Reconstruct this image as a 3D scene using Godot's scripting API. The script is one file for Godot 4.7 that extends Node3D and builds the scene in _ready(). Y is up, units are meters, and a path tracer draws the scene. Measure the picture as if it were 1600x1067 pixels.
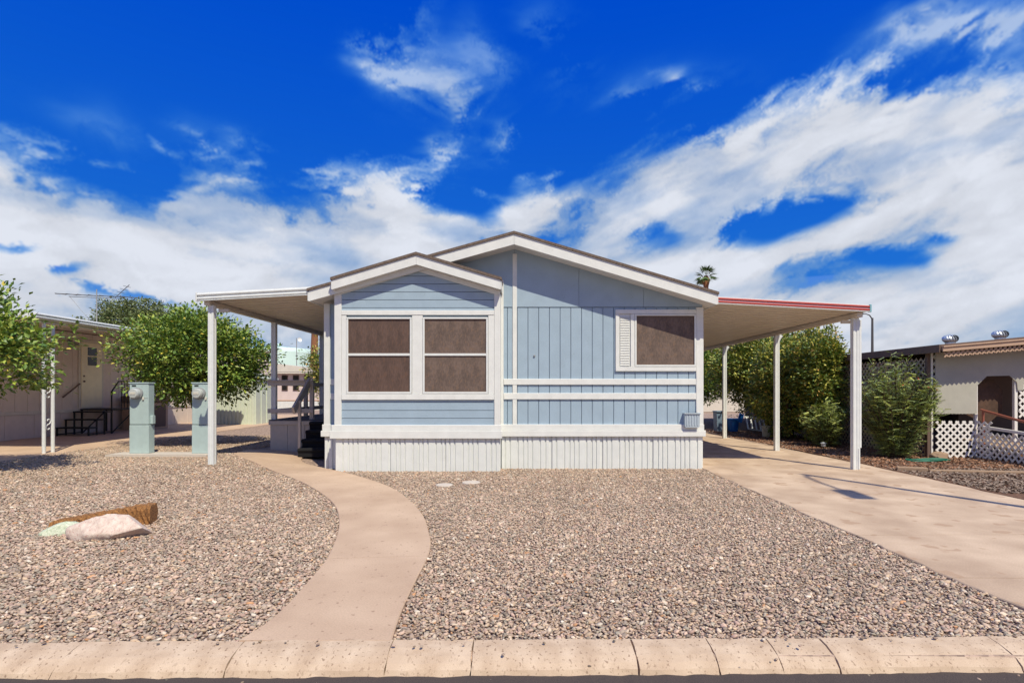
extends Node3D
# A blue mobile home with a porch awning and a carport, gravel yard, neighbours either side.
# Metres; the camera stands over x = 0, z = 0 on the street and looks along -z.

const EYE := 1.51
const FOCAL := 900.0      # pixels of the 1600 pixel wide photograph
var M := {}
var rng := RandomNumberGenerator.new()
var used := {}

# ------------------------------------------------------------------ mesh builder
class MB:
	var v := PackedVector3Array()
	var n := PackedVector3Array()
	var c := PackedColorArray()
	func tri(a: Vector3, b: Vector3, d: Vector3, out: Vector3) -> void:
		var k := (d - a).cross(b - a)
		if k.length_squared() < 1e-16:
			return
		k = k.normalized()
		if k.dot(out) < 0.0:
			var t := b
			b = d
			d = t
			k = -k
		v.append(a); v.append(b); v.append(d)
		n.append(k); n.append(k); n.append(k)
	func quad(a: Vector3, b: Vector3, d: Vector3, e: Vector3, out: Vector3) -> void:
		tri(a, b, d, out)
		tri(a, d, e, out)
	func box(x0: float, x1: float, y0: float, y1: float, z0: float, z1: float, bev := 0.004) -> MB:
		var m := Vector3((x0 + x1) / 2, (y0 + y1) / 2, (z0 + z1) / 2)
		var h := Vector3(absf(x1 - x0) / 2, absf(y1 - y0) / 2, absf(z1 - z0) / 2)
		cbox(Transform3D(Basis(), m), h, bev)
		return self
	func cbox(t: Transform3D, h: Vector3, bev := 0.004) -> MB:
		var b := minf(bev, minf(h.x, minf(h.y, h.z)) * 0.6)
		var g := h - Vector3(b, b, b)
		for ax in 3:
			var u := (ax + 1) % 3
			var w := (ax + 2) % 3
			for s in [-1.0, 1.0]:
				var q := []
				for k in [[-1, -1], [1, -1], [1, 1], [-1, 1]]:
					var p := Vector3()
					p[ax] = s * h[ax]; p[u] = k[0] * g[u]; p[w] = k[1] * g[w]
					q.append(t * p)
				var o := Vector3(); o[ax] = s
				quad(q[0], q[1], q[2], q[3], t.basis * o)
			for su in [-1.0, 1.0]:
				for sw in [-1.0, 1.0]:
					var a := Vector3(); var d := Vector3(); var e := Vector3(); var f := Vector3()
					a[ax] = -g[ax]; a[u] = su * h[u]; a[w] = sw * g[w]
					d[ax] = g[ax]; d[u] = su * h[u]; d[w] = sw * g[w]
					e[ax] = g[ax]; e[u] = su * g[u]; e[w] = sw * h[w]
					f[ax] = -g[ax]; f[u] = su * g[u]; f[w] = sw * h[w]
					var o := Vector3(); o[u] = su; o[w] = sw
					quad(t * a, t * d, t * e, t * f, t.basis * o)
		for sx in [-1.0, 1.0]:
			for sy in [-1.0, 1.0]:
				for sz in [-1.0, 1.0]:
					tri(t * Vector3(sx * h.x, sy * g.y, sz * g.z), t * Vector3(sx * g.x, sy * h.y, sz * g.z), t * Vector3(sx * g.x, sy * g.y, sz * h.z), t.basis * Vector3(sx, sy, sz))
		return self
	func bar(a: Vector3, b: Vector3, w: float, h: float, bev := 0.003) -> MB:   # a board from a to b, w wide, h high
		var z := (b - a)
		var l := z.length()
		z /= l
		var x := Vector3.UP.cross(z)
		if x.length() < 0.01:
			x = Vector3.RIGHT
		x = x.normalized()
		var y := z.cross(x)
		return cbox(Transform3D(Basis(x, y, z), (a + b) / 2), Vector3(w / 2, h / 2, l / 2), bev)
	func prism(p: PackedVector2Array, z0: float, z1: float) -> MB:   # outline in x, y pushed along z
		var ix := Geometry2D.triangulate_polygon(p)
		for s in [z0, z1]:
			for k in range(0, ix.size(), 3):
				tri(Vector3(p[ix[k]].x, p[ix[k]].y, s), Vector3(p[ix[k + 1]].x, p[ix[k + 1]].y, s), Vector3(p[ix[k + 2]].x, p[ix[k + 2]].y, s), Vector3(0, 0, s - (z0 + z1) / 2))
		sides(p, z0, z1)
		return self
	func sides(p: PackedVector2Array, z0: float, z1: float) -> void:
		var turn := 1.0 if Geometry2D.is_polygon_clockwise(p) else -1.0
		for k in p.size():
			var a := p[k]
			var b := p[(k + 1) % p.size()]
			var o := Vector2(-(b.y - a.y), b.x - a.x) * turn
			quad(Vector3(a.x, a.y, z0), Vector3(b.x, b.y, z0), Vector3(b.x, b.y, z1), Vector3(a.x, a.y, z1), Vector3(o.x, o.y, 0))
	func smooth_quad(a, b, d, e, na, nb, nd, ne) -> void:
		var order := [[a, na], [b, nb], [d, nd], [a, na], [d, nd], [e, ne]]
		if ((d - a) as Vector3).cross(b - a).dot(na + nd) + ((e - a) as Vector3).cross(d - a).dot(na + nd) < 0.0:
			order = [[a, na], [d, nd], [b, nb], [a, na], [e, ne], [d, nd]]
		for k in order:
			v.append(k[0]); n.append(k[1])
	func tube(path: Array, radii: Array, seg := 8) -> MB:
		var rings := []
		var x := Vector3.ZERO
		for i in path.size():
			var t: Vector3 = (path[mini(i + 1, path.size() - 1)] - path[maxi(i - 1, 0)]).normalized()
			if x == Vector3.ZERO:
				x = t.cross(Vector3.UP if absf(t.y) < 0.9 else Vector3.RIGHT).normalized()
			else:
				x = (x - t * x.dot(t)).normalized()
			var y := t.cross(x)
			var r: float = radii[i] if radii.size() > 1 else radii[0]
			var ring := []
			for k in seg:
				var a := TAU * k / seg
				var o := x * cos(a) + y * sin(a)
				ring.append([path[i] + o * r, o])
			rings.append(ring)
		for i in path.size() - 1:
			for k in seg:
				var k2 := (k + 1) % seg
				smooth_quad(rings[i][k][0], rings[i + 1][k][0], rings[i + 1][k2][0], rings[i][k2][0], rings[i][k][1], rings[i + 1][k][1], rings[i + 1][k2][1], rings[i][k2][1])
		for e in [0, path.size() - 1]:
			var o2: Vector3 = path[e] - path[1 if e == 0 else e - 1]
			for k in seg:
				tri(path[e], rings[e][k][0], rings[e][(k + 1) % seg][0], o2)
		return self
	func lathe(at: Vector3, axis: Vector3, profile: Array, seg := 20) -> MB:   # profile: [radius, along the axis]
		axis = axis.normalized()
		var x := axis.cross(Vector3.UP if absf(axis.y) < 0.9 else Vector3.RIGHT).normalized()
		var y := axis.cross(x)
		for i in profile.size() - 1:
			var p0: Array = profile[i]
			var p1: Array = profile[i + 1]
			for k in seg:
				var a := TAU * k / seg
				var b := TAU * (k + 1) / seg
				var oa := x * cos(a) + y * sin(a)
				var ob := x * cos(b) + y * sin(b)
				var sl := Vector2(p1[1] - p0[1], -(p1[0] - p0[0]))
				var na: Vector3 = (oa * sl.x + axis * sl.y).normalized()
				var nb: Vector3 = (ob * sl.x + axis * sl.y).normalized()
				smooth_quad(at + oa * p0[0] + axis * p0[1], at + oa * p1[0] + axis * p1[1], at + ob * p1[0] + axis * p1[1], at + ob * p0[0] + axis * p0[1], na, na, nb, nb)
		return self
	func mesh() -> ArrayMesh:
		var a := []
		a.resize(Mesh.ARRAY_MAX)
		a[Mesh.ARRAY_VERTEX] = v
		a[Mesh.ARRAY_NORMAL] = n
		if c.size() == v.size() and c.size() > 0:
			a[Mesh.ARRAY_COLOR] = c
		var m := ArrayMesh.new()
		m.add_surface_from_arrays(Mesh.PRIMITIVE_TRIANGLES, a)
		return m

# ------------------------------------------------------------------ naming
func numbered(s: String) -> String:
	if not used.has(s):
		used[s] = 0
		return s
	used[s] += 1
	return "%s_%03d" % [s, used[s]]
func tag(o: Node, label: String, category: String, group := "") -> void:
	o.set_meta("label", label)
	o.set_meta("category", category)
	if group:
		o.set_meta("group", group)
func thing(called: String, label: String, category: String, at: Vector3, group := "") -> Node3D:
	var o := Node3D.new()
	o.name = numbered(called)
	add_child(o)
	o.position = at
	tag(o, label, category, group)
	return o
func put(parent: Node3D, called: String, mesh: Mesh, mat: Material, at := Vector3.ZERO, stuff := false) -> MeshInstance3D:
	var o := MeshInstance3D.new()
	o.name = numbered(called) if parent == self else called
	o.mesh = mesh
	o.material_override = mat
	parent.add_child(o, true)
	o.position = at
	if stuff:
		o.set_meta("kind", "stuff")
	return o
func part(parent: Node3D, called: String, b: MB, mat: Material, stuff := false) -> MeshInstance3D:   # b is in world metres
	return put(parent, called, b.mesh(), mat, -parent.global_position, stuff)
func struct(called: String, b: MB, mat: Material) -> MeshInstance3D:
	var o := put(self, called, b.mesh(), mat)
	o.set_meta("kind", "structure")
	return o
func copy(o: Node3D, at: Vector3, label := "") -> Node3D:
	var r: Node3D = o.duplicate()
	r.name = numbered(String(o.name))
	add_child(r)
	r.position = at
	if label:
		r.set_meta("label", label)
	return r

# ------------------------------------------------------------------ materials
func noise_bytes(size: int, freq: float, seed_: int, type := FastNoiseLite.TYPE_SIMPLEX_SMOOTH, oct := 4) -> PackedByteArray:
	var f := FastNoiseLite.new()
	f.seed = seed_
	f.noise_type = type
	f.frequency = freq
	f.fractal_octaves = oct
	if type == FastNoiseLite.TYPE_CELLULAR:
		f.fractal_type = FastNoiseLite.FRACTAL_NONE
		f.cellular_return_type = FastNoiseLite.RETURN_CELL_VALUE
	var im := f.get_seamless_image(size, size)
	im.convert(Image.FORMAT_L8)
	return im.get_data()
func tex(size: int, c0: Color, c1: Color, f1: float, f2: float, k2: float, f3 := 0.0, cut := 1.0, spot := Color.BLACK, cell := false, seed_ := 1) -> ImageTexture:
	var a := noise_bytes(size, f1, seed_, FastNoiseLite.TYPE_CELLULAR if cell else FastNoiseLite.TYPE_SIMPLEX_SMOOTH)
	var b := noise_bytes(size, f2, seed_ + 7, FastNoiseLite.TYPE_SIMPLEX_SMOOTH, 3)
	var s := noise_bytes(size, f3 if f3 > 0 else 0.1, seed_ + 13, FastNoiseLite.TYPE_SIMPLEX_SMOOTH, 3)
	var out := PackedByteArray()
	out.resize(size * size * 3)
	for i in size * size:
		var q := c0.lerp(c1, a[i] / 255.0) * (1.0 + k2 * (b[i] / 255.0 - 0.5))
		if f3 > 0.0:
			var t := s[i] / 255.0
			if t > cut:
				q = q.lerp(spot, minf(1.0, (t - cut) / 0.06) * 0.8)
		out[i * 3] = clampi(int(q.r * 255), 0, 255)
		out[i * 3 + 1] = clampi(int(q.g * 255), 0, 255)
		out[i * 3 + 2] = clampi(int(q.b * 255), 0, 255)
	return ImageTexture.create_from_image(Image.create_from_data(size, size, false, Image.FORMAT_RGB8, out))
func mat(col: Color, rough := 0.7, t: Texture2D = null, tile := 1.0, bump: Texture2D = null, bump_cm := 0.0) -> StandardMaterial3D:
	var m := StandardMaterial3D.new()
	m.albedo_color = col
	m.roughness = rough
	if t or bump:
		m.uv1_triplanar = true
		m.uv1_world_triplanar = true
		m.uv1_scale = Vector3.ONE / tile
	if t:
		m.albedo_texture = t
	if bump:
		m.heightmap_enabled = true
		m.heightmap_texture = bump
		m.heightmap_scale = bump_cm
	return m
func leaf_mat() -> StandardMaterial3D:
	var m := StandardMaterial3D.new()
	m.vertex_color_use_as_albedo = true
	m.roughness = 0.5
	m.backlight_enabled = true
	m.backlight = Color(0.35, 0.4, 0.1)
	return m
func materials() -> void:
	var grain := tex(512, Color(0.955, 0.955, 0.955), Color(1, 1, 1), 0.006, 0.08, 0.04, 0.03, 0.86, Color(0.90, 0.885, 0.86), false, 3)
	var fine := tex(256, Color(0.3, 0.3, 0.3), Color(0.7, 0.7, 0.7), 0.05, 0.2, 0.6, 0, 1, Color.BLACK, false, 5)
	M.blue = mat(Color(0.61, 0.688, 0.752), 0.6, grain, 1.3, fine, 0.1)
	M.white = mat(Color(0.865, 0.87, 0.86), 0.55, grain, 0.9, fine, 0.08)
	M.skirt = mat(Color(0.86, 0.87, 0.86), 0.45, grain, 1.1)
	M.cream = mat(Color(0.84, 0.81, 0.76), 0.6, grain, 1.7)
	M.pan = mat(Color(0.83, 0.79, 0.73), 0.5, grain, 1.5)
	M.metal_white = mat(Color(0.86, 0.87, 0.865), 0.4, grain, 0.7)
	M.red = mat(Color(0.70, 0.25, 0.23), 0.5, grain, 0.6)
	M.teal = mat(Color(0.45, 0.66, 0.70), 0.5)
	M.shingle = mat(Color(1, 1, 1), 0.95, tex(512, Color(0.34, 0.29, 0.26), Color(0.50, 0.44, 0.40), 0.03, 0.2, 0.5), 0.8, fine, 0.3)
	var weave := tex(512, Color(0.80, 0.80, 0.80), Color(1, 1, 1), 0.004, 0.02, 0.22, 0.012, 0.70, Color(1.0, 0.96, 0.9), false, 21)
	M.screen = mat(Color(0.375, 0.29, 0.255), 0.75, weave, 0.8, fine, 0.05)
	M.screen.uv1_scale = Vector3(2.6, 0.9, 2.6)
	M.screen_worn = mat(Color(0.44, 0.37, 0.335), 0.8, weave, 0.55, fine, 0.05)
	M.screen_worn.uv1_scale = Vector3(2.2, 1.2, 2.2)
	M.concrete = mat(Color(0.97, 0.97, 0.97), 0.9, tex(1024, Color(0.72, 0.61, 0.515), Color(0.81, 0.705, 0.605), 0.004, 0.25, 0.12, 0.05, 0.80, Color(0.60, 0.49, 0.41), false, 11), 4.0, fine, 0.15)
	M.drive = mat(Color(0.97, 0.97, 0.97), 0.9, tex(1024, Color(0.69, 0.59, 0.50), Color(0.84, 0.745, 0.645), 0.005, 0.3, 0.14, 0.012, 0.72, Color(0.69, 0.575, 0.475), false, 31), 5.0, fine, 0.18)
	M.kerb = mat(Color(0.99, 0.97, 0.95), 0.92, tex(1024, Color(0.70, 0.615, 0.53), Color(0.82, 0.75, 0.67), 0.008, 0.3, 0.25, 0.05, 0.74, Color(0.44, 0.35, 0.29), false, 41), 1.6, fine, 0.35)
	M.pad = mat(Color(0.78, 0.74, 0.70), 0.9, grain, 0.5, fine, 0.2)
	M.asphalt = mat(Color(1, 1, 1), 0.95, tex(512, Color(0.22, 0.19, 0.18), Color(0.34, 0.29, 0.27), 0.15, 0.4, 0.6), 0.6, fine, 0.6)
	M.ground = mat(Color(1, 1, 1), 0.95, tex(1024, Color(0.46, 0.39, 0.35), Color(0.72, 0.62, 0.55), 0.035, 0.01, 0.3, 0, 1, Color.BLACK, true, 51), 1.1, fine, 0.5)
	M.litter_bed = mat(Color(1, 1, 1), 0.95, tex(512, Color(0.30, 0.21, 0.16), Color(0.52, 0.38, 0.29), 0.03, 0.2, 0.5, 0, 1, Color.BLACK, false, 61), 1.0, fine, 0.8)
	M.ped = mat(Color(0.68, 0.755, 0.755), 0.5, grain, 0.6)
	M.vent = mat(Color(0.66, 0.71, 0.755), 0.5, grain, 0.6)
	M.grey = mat(Color(0.55, 0.56, 0.57), 0.5)
	M.glass = mat(Color(0.70, 0.72, 0.72), 0.15)
	M.black = mat(Color(0.06, 0.06, 0.065), 0.6)
	M.carpet = mat(Color(0.055, 0.055, 0.075), 0.95, null, 1.0, fine, 1.0)
	M.beige = mat(Color(0.88, 0.82, 0.77), 0.7, grain, 1.2)
	M.door = mat(Color(0.96, 0.92, 0.79), 0.5, grain, 1.1)
	M.dark_glass = mat(Color(0.10, 0.085, 0.075), 0.2)
	M.rail = mat(Color(0.74, 0.70, 0.66), 0.7, grain, 0.5, fine, 0.15)
	M.deck = mat(Color(0.30, 0.29, 0.31), 0.9, grain, 0.5, fine, 0.3)
	M.shed = mat(Color(0.80, 0.83, 0.76), 0.6, grain, 0.9)
	M.mint = mat(Color(0.80, 0.90, 0.87), 0.6, grain, 7.0)
	M.pinkish = mat(Color(0.86, 0.79, 0.77), 0.7, grain, 2.0)
	M.log = mat(Color(1, 1, 1), 0.95, tex(512, Color(0.42, 0.27, 0.14), Color(0.72, 0.52, 0.31), 0.02, 0.12, 0.6, 0.035, 0.64, Color(0.22, 0.15, 0.10), false, 71), 0.35, fine, 1.5)
	M.pink_rock = mat(Color(1, 1, 1), 0.9, tex(512, Color(0.72, 0.63, 0.58), Color(0.88, 0.83, 0.78), 0.015, 0.1, 0.2, 0.03, 0.72, Color(0.66, 0.46, 0.44), false, 81), 0.5, fine, 0.8)
	M.green_rock = mat(Color(1, 1, 1), 0.9, tex(256, Color(0.62, 0.66, 0.56), Color(0.90, 0.90, 0.83), 0.03, 0.1, 0.3, 0.04, 0.7, Color(0.55, 0.66, 0.52), false, 91), 0.3, fine, 0.8)
	M.bark = mat(Color(1, 1, 1), 0.95, tex(256, Color(0.22, 0.17, 0.13), Color(0.42, 0.34, 0.27), 0.03, 0.2, 0.5, 0, 1, Color.BLACK, false, 95), 0.4, fine, 1.0)
	M.palm_bark = mat(Color(1, 1, 1), 0.95, tex(256, Color(0.46, 0.30, 0.20), Color(0.62, 0.43, 0.31), 0.05, 0.2, 0.5, 0, 1, Color.BLACK, false, 96), 1.0, fine, 3.0)
	M.lattice = mat(Color(0.88, 0.86, 0.84), 0.7)
	M.old_lattice = mat(Color(0.70, 0.63, 0.54), 0.8)
	M.cloth = mat(Color(0.69, 0.675, 0.63), 0.95, grain, 1.1, fine, 0.1)
	M.brown_cloth = mat(Color(0.36, 0.27, 0.22), 0.95, weave, 1.0, fine, 0.2)
	M.brown = mat(Color(0.42, 0.34, 0.30), 0.8, grain, 0.8)
	M.tan = mat(Color(0.72, 0.60, 0.51), 0.7, grain, 0.9)
	M.pipe = mat(Color(0.58, 0.33, 0.26), 0.5)
	M.steel = mat(Color(0.80, 0.82, 0.84), 0.42)
	M.steel.metallic = 0.9
	M.blue_plastic = mat(Color(0.10, 0.42, 0.74), 0.45)
	M.bin = mat(Color(0.42, 0.50, 0.58), 0.6)
	M.bucket = mat(Color(0.80, 0.79, 0.75), 0.6, grain, 0.3)
	M.hose = mat(Color(0.10, 0.42, 0.33), 0.5)
	M.timber = mat(Color(0.62, 0.52, 0.43), 0.9, grain, 0.3, fine, 0.5)
	M.hill = mat(Color(1, 1, 1), 1.0, tex(512, Color(0.42, 0.33, 0.28), Color(0.60, 0.50, 0.43), 0.02, 0.1, 0.4, 0.04, 0.66, Color(0.24, 0.25, 0.17), false, 99), 60.0)
	M.lamp_post = mat(Color(0.30, 0.29, 0.29), 0.5)
	M.leaf = leaf_mat()
	M.pebble = StandardMaterial3D.new()
	M.pebble.vertex_color_use_as_albedo = true
	M.pebble.roughness = 0.75
	M.chip = StandardMaterial3D.new()
	M.chip.vertex_color_use_as_albedo = true
	M.chip.roughness = 0.9

# ------------------------------------------------------------------ camera, sky, sun
func pick(pts: Array, x: float) -> float:
	for i in pts.size() - 1:
		if x <= pts[i + 1][0]:
			var t: float = clampf((x - pts[i][0]) / (pts[i + 1][0] - pts[i][0]), 0, 1)
			return lerpf(pts[i][1], pts[i + 1][1], t * t * (3 - 2 * t))
	return pts[-1][1]
func sky_image() -> Image:
	# Upper edge of the cloud bank and its breaks, as bearing (degrees right of -z) and height (degrees).
	var bank := [[-75, 19.0], [-42.2, 17.7], [-40.1, 17.6], [-37.8, 17.0], [-35.5, 16.5], [-33.2, 16.5], [-32.8, 17.9], [-32.2, 18.8], [-28.4, 19.4], [-23.8, 19.6], [-18.3, 20.1], [-13.6, 19.8], [-9.9, 19.4], [-7.4, 18.8], [-4.9, 17.5], [-2.4, 17.9], [-1.1, 18.9], [2.1, 19.8], [5.3, 21.4], [9.0, 23.0], [11.5, 23.7], [15.1, 23.9], [18.0, 24.8], [21.4, 24.3], [24.6, 25.0], [27.7, 25.3], [30.2, 25.3], [32.3, 26.3], [34.3, 25.7], [35.3, 23.9], [36.4, 23.3], [38.8, 22.7], [41.0, 21.9], [75, 20.0]]
	var holes := [[22.0, 14.8, 3.56, 1.54, 1.4], [27.7, 14.6, 2.49, 0.68, 0.9], [32.7, 10.4, 2.25, 0.54, 1.0], [10.9, 14.9, 1.6, 1.25, 0.9], [37.6, 11.4, 1.2, 0.4, 0.7], [-41.3, 11.1, 1.97, 0.48, 1.4], [-37.4, 9.0, 1.01, 0.35, 1.2], [-5.8, 18.2, 2.52, 1.14, 0.9], [-8.0, 18.8, 1.25, 0.95, 0.4], [-0.4, 20.0, 1.02, 0.89, 0.9], [7.2, 19.4, 1.88, 1.01, 0.5], [-32.7, 7.4, 2.26, 0.38, 0.8], [-23.8, 13.5, 3.73, 0.58, 0.35], [25.2, 20.4, 3.13, 0.81, 0.35], [24.6, 10.5, 1.58, 0.52, 0.4], [-35.3, 16.4, 2.12, 0.52, 0.6], [33.8, 24.1, 1.32, 1.16, 0.8]]
	var wisps := [[-12.3, 31.7, 2.13, 3.11, 0.6], [-13.3, 29.8, 1.51, 2.17, 0.7], [-9.9, 28.6, 3.09, 2.51, 0.35], [-8.5, 26.0, 1.12, 1.89, 0.9], [-7.4, 26.8, 2.5, 3.16, 0.35], [-9.7, 23.0, 0.99, 0.5, 0.9], [-2.0, 23.8, 1.91, 1.27, 1.0], [-4.1, 30.9, 1.9, 1.9, 0.35], [3.7, 30.4, 2.03, 2.54, 0.5], [10.6, 26.4, 1.23, 0.88, 0.75], [15.2, 27.7, 1.19, 0.74, 0.8], [17.5, 26.6, 0.81, 0.43, 0.8], [13.9, 26.8, 4.2, 1.73, 0.3], [13.0, 24.1, 0.85, 0.87, 0.9], [-27.7, 20.5, 0.7, 0.51, 1.0], [-23.9, 20.9, 0.64, 0.52, 1.0], [-25.9, 20.5, 3.09, 1.15, 0.3], [-36.5, 20.5, 2.47, 1.53, 0.22], [35.1, 28.5, 2.56, 1.15, 1.0], [39.5, 26.6, 2.65, 1.23, 0.6], [34.3, 26.8, 3.91, 1.58, 0.35], [37.6, 26.8, 1.2, 0.71, 0.6], [41.0, 23.5, 1.45, 1.44, 0.4], [-1.1, 23.1, 1.02, 0.89, 0.6], [62, 36, 8, 3, 0.6], [-70, 33, 9, 3, 0.6], [110, 30, 10, 4, 0.8], [-120, 35, 10, 4, 0.8], [165, 32, 12, 4, 0.8]]
	var w := 3072
	var h := 1536
	var f := FastNoiseLite.new()
	f.seed = 12
	f.frequency = 3.6
	f.fractal_octaves = 6
	f.fractal_gain = 0.55
	f.domain_warp_enabled = true
	f.domain_warp_amplitude = 0.10
	f.domain_warp_frequency = 4.0
	f.domain_warp_fractal_octaves = 3
	var s := FastNoiseLite.new()
	s.seed = 77
	s.frequency = 2.2
	s.fractal_octaves = 5
	var data := PackedByteArray()
	data.resize(w * h * 3)
	data.fill(0)
	var deg := 180.0 / PI
	var edge := PackedFloat32Array()
	edge.resize(w)
	for x in w:
		var az := wrapf(360.0 * (x + 0.5) / w, -180, 180)
		edge[x] = pick(bank, az) if absf(az) < 75 else 19.5 + 2.0 * sin(az * 0.09)
	for y in h / 2 + 1:
		var el := 90.0 - 180.0 * (y + 0.5) / h
		var ce := cos(el / deg)
		var se := sin(el / deg)
		var t0 := clampf(el / 34.0, 0, 1)
		var blue_r := lerpf(62, 0, pow(t0, 0.6))
		var blue_g := lerpf(146, 76, pow(t0, 0.6))
		var blue_b := lerpf(220, 204, pow(t0, 0.6))
		var near_h := []
		for g in holes:
			if absf(el - g[1]) < g[3] * 3.2: near_h.append(g)
		var near_w := []
		for g in wisps:
			if absf(el - g[1]) < g[3] * 3.0: near_w.append(g)
		for x in w:
			var az := 360.0 * (x + 0.5) / w
			if az > 180.0: az -= 360.0
			var dirx := sin(az / deg) * ce
			var dirz := -cos(az / deg) * ce
			var e := (edge[x] - el) / 3.4
			var high := smoothstep(35.0, 46.0, el)  # unseen broken cloud above the view, added to whiten and brighten the fill light
			var a := 0.0
			var shade := 1.0
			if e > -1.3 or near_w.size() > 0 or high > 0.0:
				var tilt := dirx * 0.28 if az > 0 else 0.0
				var q := f.get_noise_3d(dirx, (se - tilt) * 2.0, dirz)
				var q2 := s.get_noise_3d(dirx * 1.6, (se - tilt) * 4.6, dirz * 1.6)
				var azw := az + q2 * 4.5 - q * 3.5
				var elw := el + q * 2.2
				e = clampf((edge[posmod(int((azw) / 360.0 * w), w)] - el) / 3.2, -1.3, 1.1)
				for g in near_h:
					var dx: float = (azw - g[0]) / g[2]
					if absf(dx) < 2.8:
						var dy: float = (elw - g[1]) / g[3]
						e -= g[4] * 1.25 * exp(-(dx * dx + dy * dy) * 0.5)
				var wisp := 0.0
				for g in near_w:
					var dx: float = (azw - g[0]) / g[2]
					if absf(dx) < 2.6:
						var dy: float = (elw - g[1]) / g[3]
						wisp += g[4] * exp(-(dx * dx + dy * dy) * 0.7)
				a = smoothstep(-0.30, 0.90, e + q * 1.7 + 0.5 * q2 + 0.12)
				a *= clampf(0.95 + 0.50 * q2 + 0.20 * q, 0.60, 1.0)
				var thin := clampf(minf(wisp, 1.1) * (0.42 + 1.7 * q + 0.8 * q2), 0.0, 0.75)
				a = maxf(a, thin)
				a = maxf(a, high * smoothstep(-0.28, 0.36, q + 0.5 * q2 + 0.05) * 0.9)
				shade = clampf(0.955 + 0.14 * q + 0.12 * q2, 0.84, 1.03)
			var i := (y * w + x) * 3
			data[i] = clampi(int(lerpf(blue_r, 219.0 * shade, a)), 0, 255)
			data[i + 1] = clampi(int(lerpf(blue_g, 223.0 * shade + 1, a)), 0, 255)
			data[i + 2] = clampi(int(lerpf(blue_b, 228.0 * shade + 7, a)), 0, 255)
	for i in range((h / 2 + 1) * w, w * h):
		data[i * 3] = 150; data[i * 3 + 1] = 132; data[i * 3 + 2] = 118
	return Image.create_from_data(w, h, false, Image.FORMAT_RGB8, data)
func camera_and_light() -> void:
	var cam := Camera3D.new()
	cam.name = "camera"
	cam.projection = Camera3D.PROJECTION_FRUSTUM
	cam.near = 0.1
	cam.far = 3000.0
	cam.size = 1067.0 / FOCAL * cam.near
	cam.frustum_offset = Vector2(-17.0, 75.5) / FOCAL * cam.near
	add_child(cam)
	cam.position = Vector3(0, EYE, 0)
	cam.current = true
	var env := Environment.new()
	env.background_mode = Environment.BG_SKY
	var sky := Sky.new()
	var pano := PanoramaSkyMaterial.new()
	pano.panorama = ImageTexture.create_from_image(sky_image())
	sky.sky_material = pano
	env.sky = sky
	env.background_energy_multiplier = 1.0
	env.tonemap_mode = Environment.TONE_MAPPER_LINEAR
	env.tonemap_exposure = 1.0
	env.sdfgi_enabled = true
	env.ssao_enabled = true
	env.ssil_enabled = true
	var we := WorldEnvironment.new()
	we.name = "world_environment"
	we.environment = env
	add_child(we)
	var sun := DirectionalLight3D.new()
	sun.name = "sun"
	sun.light_energy = 1.55
	sun.light_color = Color(1.0, 0.965, 0.865)
	sun.light_angular_distance = 0.53
	sun.shadow_enabled = true
	add_child(sun)
	# 53 degrees up, 27.5 degrees right of straight behind the camera
	var to_sun := Vector3(sin(deg_to_rad(27.5)) * cos(deg_to_rad(53.0)), sin(deg_to_rad(53.0)), cos(deg_to_rad(27.5)) * cos(deg_to_rad(53.0)))
	sun.look_at_from_position(to_sun * 50.0, Vector3.ZERO, Vector3.UP)

# ------------------------------------------------------------------ ground, paths, gravel
func hump(x: float, d: float) -> float:   # the yard rises a little on the porch side
	return 0.12 * smoothstep(-4.2, -6.0, x) * smoothstep(5.5, 10.5, d)
const LEFT_EDGE := [[-1.69, 3.42], [-1.63, 3.79], [-1.67, 4.5], [-1.76, 5.26], [-2.06, 6.47], [-2.6, 7.79], [-3.7, 9.5], [-4.9, 10.9], [-6.1, 12.2], [-6.3, 13.2]]
const RIGHT_EDGE := [[-0.79, 3.42], [-0.83, 3.91], [-0.85, 4.58], [-0.87, 5.31], [-0.98, 5.97], [-1.3, 7.16], [-2.03, 8.82], [-3.1, 10.25], [-4.55, 11.85], [-4.9, 13.2]]
func spline(p: Array, n: int) -> PackedVector2Array:
	var out := PackedVector2Array()
	for i in n:
		var t := float(i) / (n - 1) * (p.size() - 1)
		var k := mini(int(t), p.size() - 2)
		var a = p[maxi(k - 1, 0)]
		var b = p[k]
		var c = p[k + 1]
		var e = p[mini(k + 2, p.size() - 1)]
		out.append(Vector2(b[0], b[1]).cubic_interpolate(Vector2(c[0], c[1]), Vector2(a[0], a[1]), Vector2(e[0], e[1]), t - k))
	return out
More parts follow.
